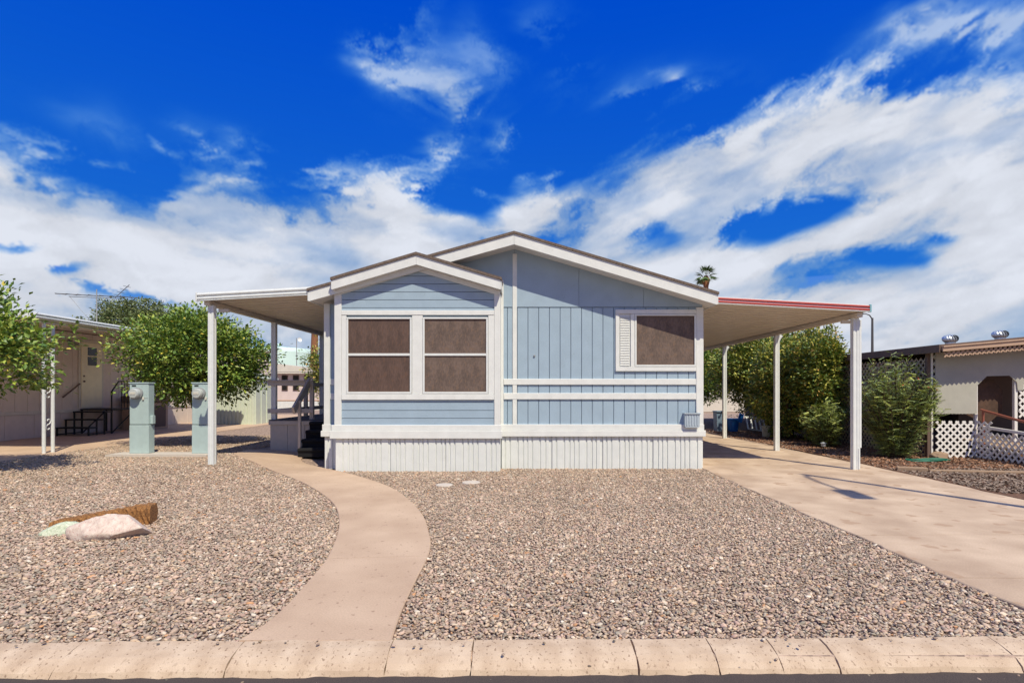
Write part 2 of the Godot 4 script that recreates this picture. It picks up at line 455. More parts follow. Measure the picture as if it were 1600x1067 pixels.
func slab(l: PackedVector2Array, r: PackedVector2Array, i0: int, i1: int, top: float, gap: float) -> MB:   # paving between two edges
	var b := MB.new()
	var rows := []
	for i in range(i0, i1 + 1):
		var a := l[i]
		var c := r[i]
		var dir := (((l[mini(i + 1, l.size() - 1)] + r[mini(i + 1, l.size() - 1)]) - (l[maxi(i - 1, 0)] + r[maxi(i - 1, 0)]))).normalized()
		var s := gap if i == i0 else (-gap if i == i1 else 0.0)
		a += dir * s
		c += dir * s
		var row := []
		for k in 7:
			var q := a.lerp(c, k / 6.0)
			row.append(Vector3(q.x, top + hump(q.x, q.y), -q.y))
		rows.append(row)
	var low := Vector3(0, -0.12, 0)
	var bev := Vector3(0, -0.008, 0)
	for i in rows.size() - 1:
		for k in 6:
			b.quad(rows[i][k], rows[i][k + 1], rows[i + 1][k + 1], rows[i + 1][k], Vector3.UP)
		for k in [0, 6]:
			var o := Vector3(-1 if k == 0 else 1, 0, 0)
			var q := o * 0.008 + bev
			b.quad(rows[i][k], rows[i + 1][k], rows[i + 1][k] + q, rows[i][k] + q, o + Vector3.UP)
			b.quad(rows[i][k] + q, rows[i + 1][k] + q, rows[i + 1][k] + q + low, rows[i][k] + q + low, o)
	for i in [0, rows.size() - 1]:
		for k in 6:
			b.quad(rows[i][k], rows[i][k + 1], rows[i][k + 1] + low, rows[i][k] + low, Vector3(0, 0, 1 if i == 0 else -1))
	return b
func setting() -> void:
	# ground: one sheet to the horizon
	var xs := []
	var ds := []
	for k in [-900, -400, -150, -60, -30, -20, -15]: xs.append(float(k))
	for k in 30: xs.append(-12.0 + k * 0.5)
	for k in [4, 6, 9, 14, 20, 30, 60, 150, 400, 900]: xs.append(float(k))
	for k in [-300, -60, -20, -8, -3]: ds.append(float(k))
	ds += [0.0, 2.0, 3.14, 3.30]
	for k in 26: ds.append(3.5 + k * 0.5)
	for k in [17, 20, 25, 32, 45, 70, 120, 200, 400, 1000]: ds.append(float(k))
	var b := MB.new()
	for i in xs.size() - 1:
		for j in ds.size() - 1:
			var q := []
			for k in [[i, j], [i + 1, j], [i + 1, j + 1], [i, j + 1]]:
				var x: float = xs[k[0]]
				var d: float = ds[k[1]]
				q.append(Vector3(x, (-0.16 if d < 3.2 else -0.012) + hump(x, d), -d))
			b.quad(q[0], q[1], q[2], q[3], Vector3.UP)
	struct("ground", b, M.ground)
	b = MB.new()
	var rag := FastNoiseLite.new()
	rag.frequency = 3.0
	var last := Vector3(-80, -0.078, -2.2)
	for i in 241:
		var x := -6.0 + i * 0.05
		var e := Vector3(x, -0.074 + rag.get_noise_1d(x * 1.7) * 0.008, -3.192 - 0.0135 * x - rag.get_noise_1d(x + 40.0) * 0.016)
		if i == 240:
			b.quad(e, Vector3(80, -0.078, -4.28), Vector3(80, -0.078, 5.5), Vector3(e.x, -0.078, 5.5), Vector3.UP)
		if i > 0:
			b.quad(last, e, Vector3(e.x, -0.078, 5.5), Vector3(last.x, -0.078, 5.5), Vector3.UP)
		else:
			b.quad(Vector3(-80, -0.078, -2.11), e, Vector3(e.x, -0.078, 5.5), Vector3(-80, -0.078, 5.5), Vector3.UP)
		last = e
	struct("road", b, M.asphalt)
	# kerb: cast lengths with open joints, profile in depth and height
	var k0 := Node3D.new()
	k0.name = "kerb"
	add_child(k0)
	k0.set_meta("kind", "structure")
	var cuts := [-7.9, -6.6, -5.4, -4.5, -3.6, -2.6, -1.65, -0.77, -0.29, 0.65, 1.10, 1.46, 1.78, 2.81, 3.9, 4.8, 6.0, 7.2, 8.2]
	var prof := [[3.46, -0.10], [3.452, 0.012], [3.442, 0.018], [3.36, 0.010], [3.29, -0.006], [3.24, -0.026], [3.205, -0.048], [3.185, -0.085], [3.18, -0.16]]
	var wob := FastNoiseLite.new()
	wob.frequency = 1.7
	wob.seed = 4
	for i in cuts.size() - 1:
		b = MB.new()
		var g0 := rng.randf_range(0.002, 0.0055)
		var g1 := rng.randf_range(0.002, 0.0055)
		var n := 8
		var dy := rng.randf_range(-0.004, 0.004)
		var grid := []
		for k in n + 1:
			var x := lerpf(cuts[i] + g0, cuts[i + 1] - g1, float(k) / n)
			var col := []
			for p in prof.size():
				var off := wob.get_noise_2d(x * 2.0, p * 0.6) * 0.012
				var cant := wob.get_noise_2d(prof[p][0] * 22.0 + i * 5.0, 9.0) * 0.010 if k == 0 or k == n else 0.0
				col.append(Vector3(x + cant, prof[p][1] + dy + off * 0.35, -(prof[p][0] + 0.0135 * x + off)))
			grid.append(col)
		for k in n:
			for p in prof.size() - 1:
				b.quad(grid[k][p], grid[k + 1][p], grid[k + 1][p + 1], grid[k][p + 1], Vector3(0, 1, 0.6 if p > 1 else -0.6))
		for e in [0, n]:
			for p in range(1, prof.size() - 1):
				b.tri(grid[e][0], grid[e][p], grid[e][p + 1], Vector3(-1 if e == 0 else 1, 0, 0))
		part(k0, "kerb_section", b, M.kerb)
	# curved walk
	var l := spline(LEFT_EDGE, 46)
	var r := spline(RIGHT_EDGE, 46)
	var w := Node3D.new()
	w.name = "walkway"
	add_child(w)
	w.set_meta("kind", "structure")
	var at := [0, 14, 27, 37, 45]
	for i in at.size() - 1:
		part(w, "walkway_slab", slab(l, r, at[i], at[i + 1], 0.022, 0.0025), M.concrete)
	# driveway: slabs parted by ragged joints
	var dw := Node3D.new()
	dw.name = "driveway"
	add_child(dw)
	dw.set_meta("kind", "structure")
	var cutd := [3.50, 4.55, 5.92, 9.95, 13.8, 17.5, 21.5, 27.0]
	for s in 2:
		for i in cutd.size() - 1:
			var la := PackedVector2Array()
			var ra := PackedVector2Array()
			var n := 14
			for k in n + 1:
				var d: float = lerpf(cutd[i], cutd[i + 1], float(k) / n)
				var mid := 5.62 + wob.get_noise_1d(d * 0.35) * 0.10 - 0.02 * (d - 8.0)
				var le := 3.42 + wob.get_noise_1d(d * 0.9 + 50.0) * 0.05
				var ri := 6.82 + wob.get_noise_1d(d * 0.6 + 90.0) * 0.06 - 0.06 * maxf(0.0, d - 12.0)
				var jl := wob.get_noise_2d(i * 7.0 + (k / n) * 7.0, 3.0) * 0.10 if k == 0 or k == n else 0.0
				var jr := wob.get_noise_2d(i * 7.0 + (k / n) * 7.0, 8.0) * 0.10 if k == 0 or k == n else 0.0
				la.append(Vector2((le if s == 0 else mid + 0.004), d + jl))
				ra.append(Vector2((mid - 0.004 if s == 0 else ri), d + jr))
			part(dw, "driveway_slab", slab(la, ra, 0, n, 0.020 - s * 0.005, 0.005), M.drive)
	# the neighbour's path on the left, the bed of litter on the right
	b = MB.new()
	b.prism(PackedVector2Array([Vector2(-14.2, 0.0), Vector2(-14.2, 0.125), Vector2(-10.15, 0.125), Vector2(-10.15, 0.0)]), -9.5, -32.0)
	struct("neighbour_path", b, M.concrete)
	b = MB.new()
	b.box(6.86, 40, -0.1, 0.012, -30.0, -3.6, 0.004)
	struct("planting_bed", b, M.litter_bed)
	# hill far behind
	b = MB.new()
	var hn := FastNoiseLite.new()
	hn.frequency = 0.012
	hn.seed = 3
	var gh := func(x: float, d: float) -> float:
		return maxf(-2.0, (26.0 * exp(-pow((x - 105.0) / 60.0, 2.0)) + hn.get_noise_2d(x * 2.0, d * 2.0) * 7.0) * sin(clampf((d - 210.0) / 160.0, 0, 1) * PI))
	for i in 30:
		for j in 10:
			var q := []
			for k in [[i, j], [i + 1, j], [i + 1, j + 1], [i, j + 1]]:
				var x: float = -40.0 + k[0] * 10.0
				var d: float = 200.0 + k[1] * 18.0
				q.append(Vector3(x, gh.call(x, d), -d))
			b.quad(q[0], q[1], q[2], q[3], Vector3.UP)
	struct("hill", b, M.hill)

func pebble_mesh(seed_: int) -> ArrayMesh:
	var q := RandomNumberGenerator.new()
	q.seed = seed_
	var vs := [Vector3.RIGHT, Vector3.LEFT, Vector3.UP, Vector3.DOWN, Vector3.BACK, Vector3.FORWARD]
	var fs := [[0, 2, 4], [2, 1, 4], [1, 3, 4], [3, 0, 4], [2, 0, 5], [1, 2, 5], [3, 1, 5], [0, 3, 5]]
	var mids := {}
	var fs2 := []
	for f in fs:
		var m := []
		for k in 3:
			var a: int = mini(f[k], f[(k + 1) % 3])
			var c: int = maxi(f[k], f[(k + 1) % 3])
			var key := a * 100 + c
			if not mids.has(key):
				mids[key] = vs.size()
				vs.append(((vs[a] + vs[c]) as Vector3).normalized())
			m.append(mids[key])
		fs2 += [[f[0], m[0], m[2]], [m[0], f[1], m[1]], [m[2], m[1], f[2]], [m[0], m[1], m[2]]]
	for i in vs.size():
		vs[i] = vs[i] * q.randf_range(0.78, 1.15) * Vector3(1.15, 0.55, 0.85)
	var st := SurfaceTool.new()
	st.begin(Mesh.PRIMITIVE_TRIANGLES)
	st.set_smooth_group(0)
	for f in fs2:
		for k in [0, 2, 1]:
			st.add_vertex(vs[f[k]])
	st.generate_normals()
	return st.commit()
const STONES := [[0.382, 0.279, 0.210], [0.492, 0.349, 0.264], [0.532, 0.388, 0.264], [0.342, 0.291, 0.224], [0.429, 0.334, 0.257], [0.587, 0.464, 0.351], [0.667, 0.571, 0.466], [0.216, 0.168, 0.134], [0.492, 0.264, 0.134], [0.429, 0.288, 0.228], [0.279, 0.222, 0.174]]
const STONE_SHARE := [0.20, 0.17, 0.11, 0.09, 0.15, 0.07, 0.02, 0.05, 0.012, 0.07, 0.055]
func stone_colour() -> Color:
	var t := rng.randf()
	for k in STONES.size():
		t -= STONE_SHARE[k]
		if t < 0.0:
			var g := rng.randf_range(0.8, 1.22)
			return Color(STONES[k][0] * g, STONES[k][1] * g, STONES[k][2] * g)
	return Color(0.34, 0.28, 0.24)
func gravel_bed(called: String, label: String, x0: float, x1: float, d0: float, d1: float, step: float, keep: Callable, mesh: Mesh) -> void:
	var buf := PackedFloat32Array()
	var count := 0
	var patch := FastNoiseLite.new()   # dustier and cleaner patches
	patch.frequency = 0.7
	patch.fractal_octaves = 3
	var d := d0
	while d < d1:
		var s := step * (1.0 if d < 8.5 else 1.12)
		var x := maxf(x0, -0.93 * d - 1.6)
		while x < x1:
			var px := x + rng.randf_range(-0.5, 0.5) * s
			var pd := d + rng.randf_range(-0.5, 0.5) * s
			x += s
			if not keep.call(px, pd):
				continue
			var r := step * 0.62 * (rng.randf_range(0.55, 1.0) + (rng.randf_range(0.3, 0.95) if rng.randf() < 0.16 else 0.0))
			var bs := Basis.from_euler(Vector3(rng.randf_range(-0.55, 0.55), rng.randf_range(0, TAU), rng.randf_range(-0.55, 0.55))) * Basis.from_scale(Vector3(r, r * rng.randf_range(0.75, 1.2), r * rng.randf_range(0.8, 1.1)))
			var y := hump(px, pd) + rng.randf_range(-0.006, 0.010)
			var c := stone_colour() * (1.0 + 0.16 * patch.get_noise_2d(px, pd))
			for k in 3:
				buf.append(bs.x[k]); buf.append(bs.y[k]); buf.append(bs.z[k])
				buf.append(px if k == 0 else (y if k == 1 else -pd))
			buf.append(c.r); buf.append(c.g); buf.append(c.b); buf.append(1.0)
			count += 1
		d += s
	if called == "yard_gravel":   # some stones have been knocked onto the kerb and the road
		for i in 46:
			var px := rng.randf_range(-3.2, 3.3)
			var pd := rng.randf_range(3.12, 3.43) if rng.randf() < 0.7 else rng.randf_range(3.36, 3.44)
			var s := rng.randf_range(0.004, 0.013)
			var y := (0.022 if pd > 3.30 else lerpf(-0.078, 0.012, clampf((pd - 3.18) / 0.10, 0, 1))) + s * 0.35
			var bs := Basis.from_euler(Vector3(0, rng.randf_range(0, TAU), 0)).scaled(Vector3(s, s, s))
			var c := stone_colour() * (0.45 if rng.randf() < 0.6 else 0.9)
			for k in 3:
				buf.append(bs.x[k]); buf.append(bs.y[k]); buf.append(bs.z[k])
				buf.append(px if k == 0 else (y if k == 1 else -pd - 0.0135 * px))
			buf.append(c.r); buf.append(c.g); buf.append(c.b); buf.append(1.0)
			count += 1
	var mm := MultiMesh.new()
	mm.transform_format = MultiMesh.TRANSFORM_3D
	mm.use_colors = true
	mm.mesh = mesh
	mm.instance_count = count
	mm.buffer = buf
	var o := MultiMeshInstance3D.new()
	o.name = called
	o.multimesh = mm
	o.material_override = M.pebble
	add_child(o)
	o.set_meta("kind", "stuff")
	tag(o, label, "gravel")
	print(called, " ", count)
func gravel() -> void:
	var l := spline(LEFT_EDGE, 46)
	var r := spline(RIGHT_EDGE, 46)
	var walk := PackedVector2Array(l)
	var back := PackedVector2Array(r)
	back.reverse()
	walk.append_array(back)
	var edge_l := func(d: float) -> float:   # x of the walk's left edge at depth d
		for i in l.size() - 1:
			if d <= l[i + 1].y: return lerpf(l[i].x, l[i + 1].x, (d - l[i].y) / maxf(0.001, l[i + 1].y - l[i].y))
		return l[-1].x
	var edge_r := func(d: float) -> float:
		for i in r.size() - 1:
			if d <= r[i + 1].y: return lerpf(r[i].x, r[i + 1].x, (d - r[i].y) / maxf(0.001, r[i + 1].y - r[i].y))
		return r[-1].x
	var mesh := pebble_mesh(5)
	gravel_bed("yard_gravel", "mixed pink and grey river gravel between the walkway and the driveway", -3.6, 3.43, 3.42, 10.98, 0.0215,
		func(x, d): return x > edge_r.call(d) + 0.01 and not (d > 10.63 and x < -0.43) and Vector2(x + 1.24, d - 9.1).length() > 0.15 and Vector2(x + 0.84, d - 9.35).length() > 0.16 and d > 3.445 + 0.0135 * x, mesh)
	gravel_bed("side_yard_gravel", "mixed pink and grey river gravel left of the curved walkway", -13.0, -1.5, 3.42, 17.5, 0.0235,
		func(x, d): return x < edge_l.call(minf(d, 12.9)) - 0.01 and x > -10.2 and d > 3.445 + 0.0135 * x and not (d > 12.9 and x > -5.9) and not (x > -8.75 and x < -6.6 and d > 11.9 and d < 12.5), mesh)
func litter() -> void:
	var b := MB.new()
	b.quad(Vector3(-1, 0.1, -0.5), Vector3(0, 0, -0.6), Vector3(0, 0, 0.6), Vector3(-0.9, 0.15, 0.4), Vector3.UP)
	b.quad(Vector3(0, 0, -0.6), Vector3(1, 0.35, 0), Vector3(1, 0.3, 0.1), Vector3(0, 0, 0.6), Vector3.UP)
	var mm := MultiMesh.new()
	mm.transform_format = MultiMesh.TRANSFORM_3D
	mm.use_colors = true
	mm.mesh = b.mesh()
	var n := 26000
	mm.instance_count = n
	for i in n:
		var d := rng.randf_range(8.3, 21.0)
		var x := rng.randf_range(6.9, minf(14.0, d * 0.93 + 1.0)) - 0.06 * maxf(0.0, d - 12.0)
		var s := rng.randf_range(0.012, 0.032)
		var bs := Basis.from_euler(Vector3(rng.randf_range(-0.5, 0.5), rng.randf_range(0, TAU), rng.randf_range(-0.5, 0.5))).scaled(Vector3(s, s, s))
		mm.set_instance_transform(i, Transform3D(bs, Vector3(x, 0.018 + rng.randf() * 0.012, -d)))
		var g := rng.randf_range(0.6, 1.3)
		var red := d > 10.9 and rng.randf() < 0.75
		mm.set_instance_color(i, Color(0.34 * g, 0.175 * g, 0.10 * g) if red else Color(0.27 * g, 0.20 * g, 0.155 * g))
	var o := MultiMeshInstance3D.new()
	o.name = "leaf_litter"
	o.multimesh = mm
	o.material_override = M.chip
	add_child(o)
	o.set_meta("kind", "stuff")
	tag(o, "reddish brown fallen leaves covering the bed right of the driveway", "leaf litter")

# ------------------------------------------------------------------ the house
func home() -> void:
	var h := thing("mobile_home", "pale blue mobile home with white trim and a projecting gabled window bay", "house", Vector3(-0.16, 0, -10.98))
	var zw := -10.98
	var ax := -0.16
	var top := func(x: float) -> float: return 4.17 - (0.297 if x > ax else 0.277) * absf(x - ax)
	var b := MB.new()
	b.prism(PackedVector2Array([Vector2(-3.77, 0.05), Vector2(3.42, 0.05), Vector2(3.42, 3.05), Vector2(ax, 4.10), Vector2(-3.77, 3.08)]), -11.02, -25.0)
	part(h, "wall", b, M.blue)
	# grooved boards below, smooth panels in the gable
	var x := -0.108
	while x < 3.28:
		part(h, "siding_board", MB.new().box(x + 0.004, minf(x + 0.2005, 3.32), 0.80, 3.078, -11.03, zw, 0.005), M.blue)
		x += 0.2045
	part(h, "siding_board", MB.new().box(-0.44, -0.30, 0.80, 3.078, -11.03, zw, 0.005), M.blue)
	part(h, "siding_board", MB.new().box(-0.292, -0.16, 0.80, 3.078, -11.03, zw, 0.005), M.blue)
	part(h, "siding_board", MB.new().box(-3.70, -3.58, 0.60, 3.15, -11.03, zw, 0.005), M.blue)
	part(h, "siding_board", MB.new().box(-3.572, -3.42, 0.60, 3.15, -11.03, zw, 0.005), M.blue)
	for p in [[-3.0, -0.162], [-0.158, 1.066], [1.071, 2.296], [2.301, 3.42]]:
		b = MB.new()
		var pts := PackedVector2Array([Vector2(p[0], 3.088), Vector2(p[1], 3.088), Vector2(p[1], top.call(p[1]) + 0.02), Vector2(p[0], top.call(p[0]) + 0.02)])
		if top.call(p[1]) + 0.02 < 3.10:
			var cut: float = ax + (4.19 - 3.088) / 0.297
			pts = PackedVector2Array([Vector2(p[0], 3.088), Vector2(cut, 3.088), Vector2(p[0], top.call(p[0]) + 0.02)])
		b.prism(pts, -11.03, zw + 0.012)
		part(h, "gable_panel", b, M.blue)
	# white trim of the main front
	var trim := [["corner_board", -3.79, -3.675, 0.62, 3.15, 0.03], ["corner_board", 3.30, 3.44, 0.62, 3.08, 0.03], ["batten", -0.197, -0.113, 0.85, 4.10, 0.024], ["corner_board", -0.425, -0.368, 0.62, 3.6, 0.022],
		["rail_board", -0.366, 3.298, 1.605, 1.717, 0.030], ["rail_board", -0.366, 3.298, 1.327, 1.447, 0.030], ["rail_board", -3.673, -3.47, 1.605, 1.717, 0.022], ["rail_board", -3.673, -3.47, 1.327, 1.447, 0.022],
		["base_board", -0.42, 3.45, 0.742, 0.852, 0.036], ["base_ledge", -0.42, 3.475, 0.622, 0.740, 0.058], ["base_board", -3.82, -3.45, 0.735, 0.852, 0.036], ["base_ledge", -3.84, -3.45, 0.62, 0.733, 0.058]]
	for t in trim:
		part(h, t[0], MB.new().box(t[1], t[2], t[3], t[4], zw - 0.02, zw + t[5], 0.006), M.white)
	part(h, "corner_board", MB.new().box(3.4, 3.442, 0.62, 3.08, -11.12, -11.0, 0.006), M.white)
	# bay: clapboards, corner boards, boards round the windows
	var zb := -10.62
	var bx := -1.93
	var bay_top := func(xx: float) -> float: return 3.775 - 0.297 * absf(xx - bx)
	b = MB.new()
	b.prism(PackedVector2Array([Vector2(-3.44, 0.05), Vector2(-0.45, 0.05), Vector2(-0.45, 3.30), Vector2(bx, 3.74), Vector2(-3.44, 3.30)]), -11.03, -10.665)
	part(h, "bay_wall", b, M.blue)
	var y := 0.845
	while y < 3.76:
		var y1 := y + 0.136
		if y < 1.36 or y1 > 2.93:
			var w0 := minf(1.42, (3.785 - y) / 0.297)
			var w1 := clampf((3.785 - y1) / 0.297, 0.001, 1.42)
			var yk := minf(y1, 3.785)
			var pts := PackedVector2Array([Vector2(bx - w0, y), Vector2(bx + w0, y)])
			if w1 < 1.42 and w0 >= 1.42:
				pts.append(Vector2(bx + 1.42, 3.785 - 0.297 * 1.42))
			pts.append(Vector2(bx + w1, yk))
			pts.append(Vector2(bx - w1, yk))
			if w1 < 1.42 and w0 >= 1.42:
				pts.append(Vector2(bx - 1.42, 3.785 - 0.297 * 1.42))
			part(h, "clapboard", MB.new().prism(pts, -10.67, zb), M.blue)
		y += 0.1455
	var bt := [["corner_board", -3.476, -3.345, 0.85, 3.33, 0.022], ["corner_board", -0.528, -0.417, 0.85, 3.33, 0.022], ["head_board", -3.343, -0.53, 2.885, 2.972, 0.026], ["sill_board", -3.343, -0.53, 1.325, 1.432, 0.034],
		["window_board", -3.343, -3.256, 1.434, 2.883, 0.018], ["window_board", -2.044, -1.849, 1.434, 2.883, 0.018], ["window_board", -0.639, -0.53, 1.434, 2.883, 0.018],
		["base_board", -3.53, -0.40, 0.756, 0.862, 0.030], ["base_ledge", -3.55, -0.385, 0.612, 0.754, 0.052]]
	for t in bt:
		part(h, t[0], MB.new().box(t[1], t[2], t[3], t[4], zb - 0.05, zb + t[5], 0.006), M.white)
	part(h, "corner_board", MB.new().box(-0.452, -0.416, 0.62, 3.3, -10.96, -10.676, 0.006), M.white)
	for s in [-1.0, 1.0]:   # rake boards under the bay's soffit
		b = MB.new().prism(PackedVector2Array([Vector2(bx + 0.001 * s, 3.69), Vector2(bx + 0.001 * s, 3.787), Vector2(bx + s * 1.512, 3.787 - 0.297 * 1.512), Vector2(bx + s * 1.512, 3.69 - 0.297 * 1.512)]), zb - 0.03, zb + 0.032)
		part(h, "rake_board", b, M.white)
	# windows
	for wx in [[-3.252, -2.048], [-1.845, -0.643]]:
		window(h, wx[0], wx[1], 1.438, 2.845, zb + 0.012, true)
	for t in [["window_head", 1.765, 3.298, 2.955, 3.035, 0.034], ["window_sill", 1.765, 3.298, 1.862, 1.945, 0.040], ["window_jamb", 1.765, 1.838, 1.947, 2.953, 0.034], ["window_jamb", 2.05, 2.128, 1.947, 2.953, 0.034]]:
		part(h, t[0], MB.new().box(t[1], t[2], t[3], t[4], zw - 0.02, zw + t[5], 0.005), M.white)
	window(h, 2.13, 3.298, 1.95, 2.95, zw + 0.022, false)
	var sh := part(h, "shutter", MB.new().box(1.84, 2.048, 1.95, 2.95, zw - 0.01, zw + 0.006, 0.003), M.white)
	b = MB.new()
	for k in 30:
		var yy := 1.985 + k * 0.0315
		b.cbox(Transform3D(Basis.from_euler(Vector3(-0.6, 0, 0)), Vector3(1.944, yy, zw + 0.016)), Vector3(0.09, 0.017, 0.003), 0.001)
	part(sh, "louvers", b, M.white, true)
	# vent hood and small knob
	b = MB.new()
	b.prism(PackedVector2Array([Vector2(3.075, 0.80), Vector2(3.325, 0.80), Vector2(3.34, 0.83), Vector2(3.34, 1.05), Vector2(3.32, 1.075), Vector2(3.08, 1.075), Vector2(3.06, 1.05), Vector2(3.06, 0.83)]), zw - 0.01, zw + 0.12)
	var vent := part(h, "vent_hood", b, M.vent)
	for k in 5:
		part(vent, "vent_fin", MB.new().box(3.085 + k * 0.050, 3.108 + k * 0.050, 0.835, 1.03, zw + 0.11, zw + 0.13, 0.003), M.vent)
	part(vent, "vent_lip", MB.new().box(3.05, 3.35, 1.05, 1.075, zw + 0.0, zw + 0.145, 0.004), M.vent)
	part(h, "knob", MB.new().lathe(Vector3(0.22, 2.16, zw), Vector3(0, 0, 1), [[0.0, 0.03], [0.018, 0.025], [0.02, 0.0]], 10), M.grey)
	# ribbed skirting, one panel at a time
	for p in [[-3.47, -2.45], [-2.45, -1.43], [-1.43, -0.42]]:
		skirt(h, p[0], p[1], 0.0, 0.62, -10.635)
	for p in [[-0.415, 0.55], [0.55, 1.52], [1.52, 2.48], [2.48, 3.44]]:
		skirt(h, p[0], p[1], 0.0, 0.63, zw - 0.005)
	skirt(h, -3.79, -3.47, 0.02, 0.63, zw - 0.005)
	part(h, "skirting_return", MB.new().box(-0.45, -0.418, -0.02, 0.615, -10.99, -10.645, 0.003), M.skirt)
	part(h, "skirting_return", MB.new().box(3.41, 3.438, -0.02, 0.62, -14.0, -10.99, 0.003), M.skirt)
	# roofs: boarded soffit, shingles, fascias
	var zf := -10.565
	for s in [[3.555, 0.297, "right"], [-3.92, 0.277, "left"]]:
		var xe: float = s[0]
		var sl: float = s[1]
		var dy: float = sl * absf(xe - ax)
		b = MB.new().prism(PackedVector2Array([Vector2(ax, 4.19), Vector2(ax, 4.365), Vector2(xe, 4.365 - dy), Vector2(xe, 4.19 - dy)]), zf, -25.3)
		var rf := part(h, "roof", b, M.white)
		var xs := xe + 0.035 * signf(xe)
		b = MB.new().prism(PackedVector2Array([Vector2(ax, 4.367), Vector2(ax, 4.412), Vector2(xs, 4.412 - sl * absf(xs - ax)), Vector2(xs, 4.367 - sl * absf(xs - ax))]), zf + 0.055, -25.35)
		part(rf, "shingles", b, M.shingle)
		b = MB.new().prism(PackedVector2Array([Vector2(ax + 0.002 * signf(xe), 4.172), Vector2(ax + 0.002 * signf(xe), 4.364), Vector2(xe, 4.364 - dy), Vector2(xe, 4.172 - dy)]), zf - 0.002, zf + 0.03)
		part(rf, "fascia", b, M.white)
		part(rf, "eave_board", MB.new().box(xe, xe + 0.025 * signf(xe), 4.175 - dy, 4.355 - dy, zf + 0.03, -25.3, 0.004), M.white)
	var zg := -10.435
	for s in [-1.0, 1.0]:
		var xe: float = bx + s * 1.52
		var dy := 0.297 * 1.52
		b = MB.new().prism(PackedVector2Array([Vector2(bx, 3.79), Vector2(bx, 3.95), Vector2(xe, 3.95 - dy), Vector2(xe, 3.79 - dy)]), zg, -12.2)
		var rf := part(h, "bay_roof", b, M.white)
		var xs: float = xe + 0.03 * s
		b = MB.new().prism(PackedVector2Array([Vector2(bx, 3.952), Vector2(bx, 4.0), Vector2(xs, 4.0 - 0.297 * 1.55), Vector2(xs, 3.952 - 0.297 * 1.55)]), zg + 0.055, -12.2)
		part(rf, "shingles", b, M.shingle)
		b = MB.new().prism(PackedVector2Array([Vector2(bx + 0.0015 * s, 3.775), Vector2(bx + 0.0015 * s, 3.948), Vector2(xe, 3.948 - dy), Vector2(xe, 3.775 - dy)]), zg - 0.002, zg + 0.03)
		part(rf, "fascia", b, M.white)
		part(rf, "eave_board", MB.new().box(xe, xe + 0.022 * s, 3.778 - dy, 3.94 - dy, zg + 0.03, -11.2, 0.004), M.white)
func window(h: Node3D, x0: float, x1: float, y0: float, y1: float, z: float, split: bool) -> void:
	var f := 0.034
	var b := MB.new()
	b.box(x0, x1, y1 - f, y1, z - 0.05, z + 0.022, 0.005)
	b.box(x0, x1, y0, y0 + f, z - 0.05, z + 0.022, 0.005)
	b.box(x0, x0 + f, y0 + f, y1 - f, z - 0.05, z + 0.021, 0.005)
	b.box(x1 - f, x1, y0 + f, y1 - f, z - 0.05, z + 0.021, 0.005)
	var ym := (y0 + y1) / 2 + 0.015
	if split:
		b.box(x0 + f, x1 - f, ym - 0.022, ym + 0.022, z - 0.05, z + 0.015, 0.004)
	var w := part(h, "window", b, M.metal_white)
	for k in ([[y0 + f, ym - 0.022], [ym + 0.022, y1 - f]] if split else [[y0 + f, y1 - f]]):
		part(w, "screen", MB.new().box(x0 + f, x1 - f, k[0], k[1], z - 0.04, z - 0.006, 0.001), M.screen if x1 < -2.0 else M.screen_worn)
		b = MB.new()
		for e in [[x0 + f, x1 - f, k[1] - 0.012, k[1]], [x0 + f, x1 - f, k[0], k[0] + 0.012], [x0 + f, x0 + f + 0.012, k[0] + 0.012, k[1] - 0.012], [x1 - f - 0.012, x1 - f, k[0] + 0.012, k[1] - 0.012]]:
			b.box(e[0], e[1], e[2], e[3], z - 0.03, z + 0.002, 0.002)
		part(w, "screen_frame", b, M.brown)
func skirt(h: Node3D, x0: float, x1: float, y0: float, y1: float, z: float) -> void:
	var b := MB.new()
	var p := PackedVector2Array()
	var x := x0 + 0.002
	p.append(Vector2(x, z - 0.012))
	var turn := int(absf(x0) * 7.0)
	while x < x1 - 0.06:
		var w: float = minf([0.150, 0.102, 0.080, 0.092][turn % 4], x1 - x - 0.004)
		p.append(Vector2(x + 0.012, z + 0.010))
		p.append(Vector2(x + w - 0.020, z + 0.010))
		p.append(Vector2(x + w - 0.010, z - 0.012))
		p.append(Vector2(x + w, z - 0.012))
		x += w
		turn += 1
	p.append(Vector2(x1 - 0.002, z - 0.012))
	for i in p.size() - 1:
		var a := p[i]
		var c := p[i + 1]
		b.quad(Vector3(a.x, y0 - 0.02, a.y), Vector3(c.x, y0 - 0.02, c.y), Vector3(c.x, y1, c.y), Vector3(a.x, y1, a.y), Vector3(-(c.y - a.y), 0, c.x - a.x))
	b.quad(Vector3(x0 + 0.002, y0 - 0.02, z - 0.016), Vector3(x1 - 0.002, y0 - 0.02, z - 0.016), Vector3(x1 - 0.002, y1, z - 0.016), Vector3(x0 + 0.002, y1, z - 0.016), Vector3(0, 0, -1))
	part(h, "skirting_panel", b, M.skirt)

